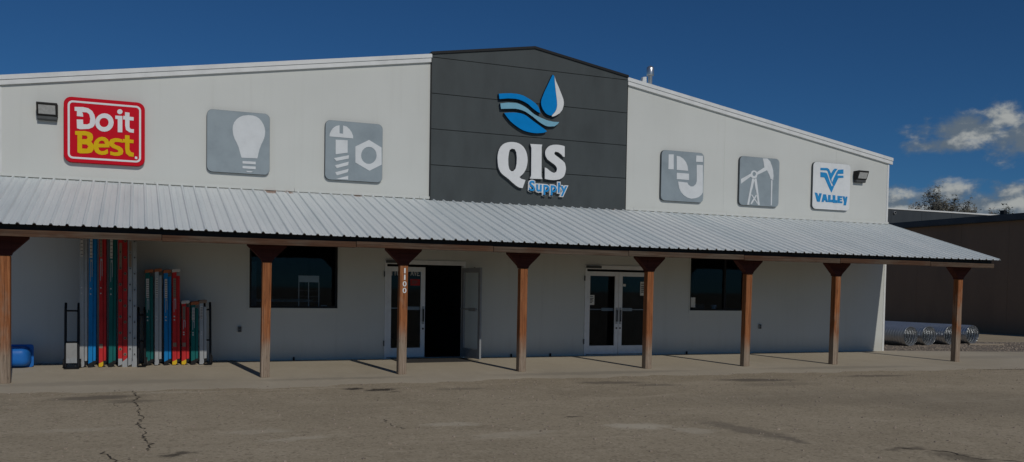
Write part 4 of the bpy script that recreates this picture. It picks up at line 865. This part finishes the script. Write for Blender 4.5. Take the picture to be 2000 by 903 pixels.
# ------------------------------------------------------------------ sun, sky with clouds, camera
EL=34.5; AZ=173.8      # compass style: clockwise from +Y
sun=bpy.data.lights.new('sun','SUN'); sun.energy=SUN_E; sun.angle=R(.55); sun.color=(1,.955,.88)
so=bpy.data.objects.new('sun',sun); link(so)
D=Vector((math.sin(R(AZ))*math.cos(R(EL)),math.cos(R(AZ))*math.cos(R(EL)),math.sin(R(EL))))
so.rotation_euler=D.to_track_quat('Z','Y').to_euler(); so.location=D*60
w=bpy.data.worlds.new('World'); SC.world=w; w.use_nodes=True; w.node_tree.nodes.clear(); t=NT(w.node_tree)
sky=t.n('ShaderNodeTexSky',sky_type='NISHITA'); sky.sun_disc=False; sky.sun_elevation=R(EL); sky.sun_rotation=R(AZ); sky.altitude=1400; sky.air_density=.9; sky.dust_density=.12; sky.ozone_density=3.0
bg=t.n('ShaderNodeBackground'); bg.inputs['Strength'].default_value=SKY_S
t.l(t.mixc(1.0,sky.outputs[0],SKY_TINT,'MULTIPLY'),bg.inputs['Color'])
gen=t.n('ShaderNodeTexCoord').outputs['Generated']; sp=t.n('ShaderNodeSeparateXYZ'); t.l(gen,sp.inputs[0])
az=t.math('MULTIPLY',t.math('ARCTAN2',sp.outputs['X'],sp.outputs['Y']),57.29578); el=t.math('MULTIPLY',t.math('ARCSINE',sp.outputs['Z']),57.29578)
def cloud_noise(del_,daz=0):
    cx=t.n('ShaderNodeCombineXYZ'); t.l(t.math('ADD',az,daz),cx.inputs[0]); t.l(t.math('MULTIPLY',t.math('ADD',el,del_),1.55),cx.inputs[1])
    return t.noise(cx.outputs[0],.62,8,.6,.15)
def blob(a,e,ra,re):
    u=t.math('DIVIDE',t.math('SUBTRACT',az,a),ra); v=t.math('DIVIDE',t.math('SUBTRACT',el,e),re)
    return t.math('SUBTRACT',1,t.math('SQRT',t.math('ADD',t.math('MULTIPLY',u,u),t.math('MULTIPLY',v,v))))
def vmax(l):
    o=l[0]
    for q in l[1:]: o=t.math('MAXIMUM',o,q)
    return o
n0=cloud_noise(0); n1=cloud_noise(.42,.25)
bank=vmax([blob(50.9,9.75,1.3,1.0),blob(49.2,9.3,3.0,.95),blob(52.6,8.8,3.2,1.5),blob(48.2,8.5,2.4,.55),blob(54.5,8.8,3.2,1.4),blob(62,8.5,7,1.6)])
low=vmax([blob(45.2,5.3,1.7,1.15),blob(48.55,5.75,1.6,1.05),blob(51.6,5.3,2.2,1.15),blob(50.2,4.9,8.5,1.2),blob(60,5.2,7,1.2)])
mask=t.math('MAXIMUM',t.math('MAXIMUM',bank,low),-.9)
def dens(n): return t.math('ADD',t.math('MULTIPLY',mask,.85),t.math('MULTIPLY',t.math('SUBTRACT',n,.5),1.9))
d0=dens(n0); d1=dens(n1)
cov=t.math('MULTIPLY',t.sstep(d0,-.15,.62),.95)
puff=vmax([blob(50.95,9.85,.85,.75),blob(49.3,8.6,1.0,.4),blob(48.75,6.1,1.05,.6),blob(45.6,5.75,.8,.35),blob(51.9,5.35,1.2,.6),blob(46.4,4.9,1.6,.28),blob(52.0,6.6,.7,.35)])
lit=t.math('ADD',t.math('MULTIPLY',t.math('MAXIMUM',puff,-.5),.75),t.math('MULTIPLY',t.math('SUBTRACT',d0,d1),1.3))
lit=t.math('ADD',lit,t.math('MULTIPLY',t.math('SUBTRACT',n0,.5),.9))
lit=t.sstep(lit,-.35,.75)
cc=t.mixc(lit,CLOUD_D,CLOUD_L)
bc=t.n('ShaderNodeBackground'); t.l(cc,bc.inputs['Color']); bc.inputs['Strength'].default_value=1.0
mx=t.n('ShaderNodeMixShader'); wo=t.n('ShaderNodeOutputWorld'); t.l(cov,mx.inputs[0]); t.l(bg.outputs[0],mx.inputs[1]); t.l(bc.outputs[0],mx.inputs[2]); t.l(mx.outputs[0],wo.inputs[0])

cam=bpy.data.cameras.new('camera'); co=bpy.data.objects.new('camera',cam); link(co); SC.camera=co
yaw,pitch_,roll=CAM[0],CAM[1],CAM[2]
f=Vector((math.sin(yaw)*math.cos(pitch_),math.cos(yaw)*math.cos(pitch_),math.sin(pitch_))); r=Vector((math.cos(yaw),-math.sin(yaw),0)); u=r.cross(f)
c_,s_=math.cos(roll),math.sin(roll); r2=r*c_+u*s_; u2=u*c_-r*s_
mw=Matrix(((r2.x,u2.x,-f.x,CAM[5]),(r2.y,u2.y,-f.y,CAM[6]),(r2.z,u2.z,-f.z,CAM[7]),(0,0,0,1)))
co.matrix_world=mw
cam.sensor_width=36; cam.sensor_fit='HORIZONTAL'; cam.lens=CAM[3]/2000*36; cam.shift_y=(CAM[4]-451.5)/2000; cam.clip_start=.1; cam.clip_end=2000
vs_=SC.view_settings; vs_.view_transform='Standard'; vs_.look='None'; vs_.exposure=EXPO; vs_.gamma=1; vs_.use_curve_mapping=False
SC.cycles.max_bounces=6; SC.cycles.transparent_max_bounces=8
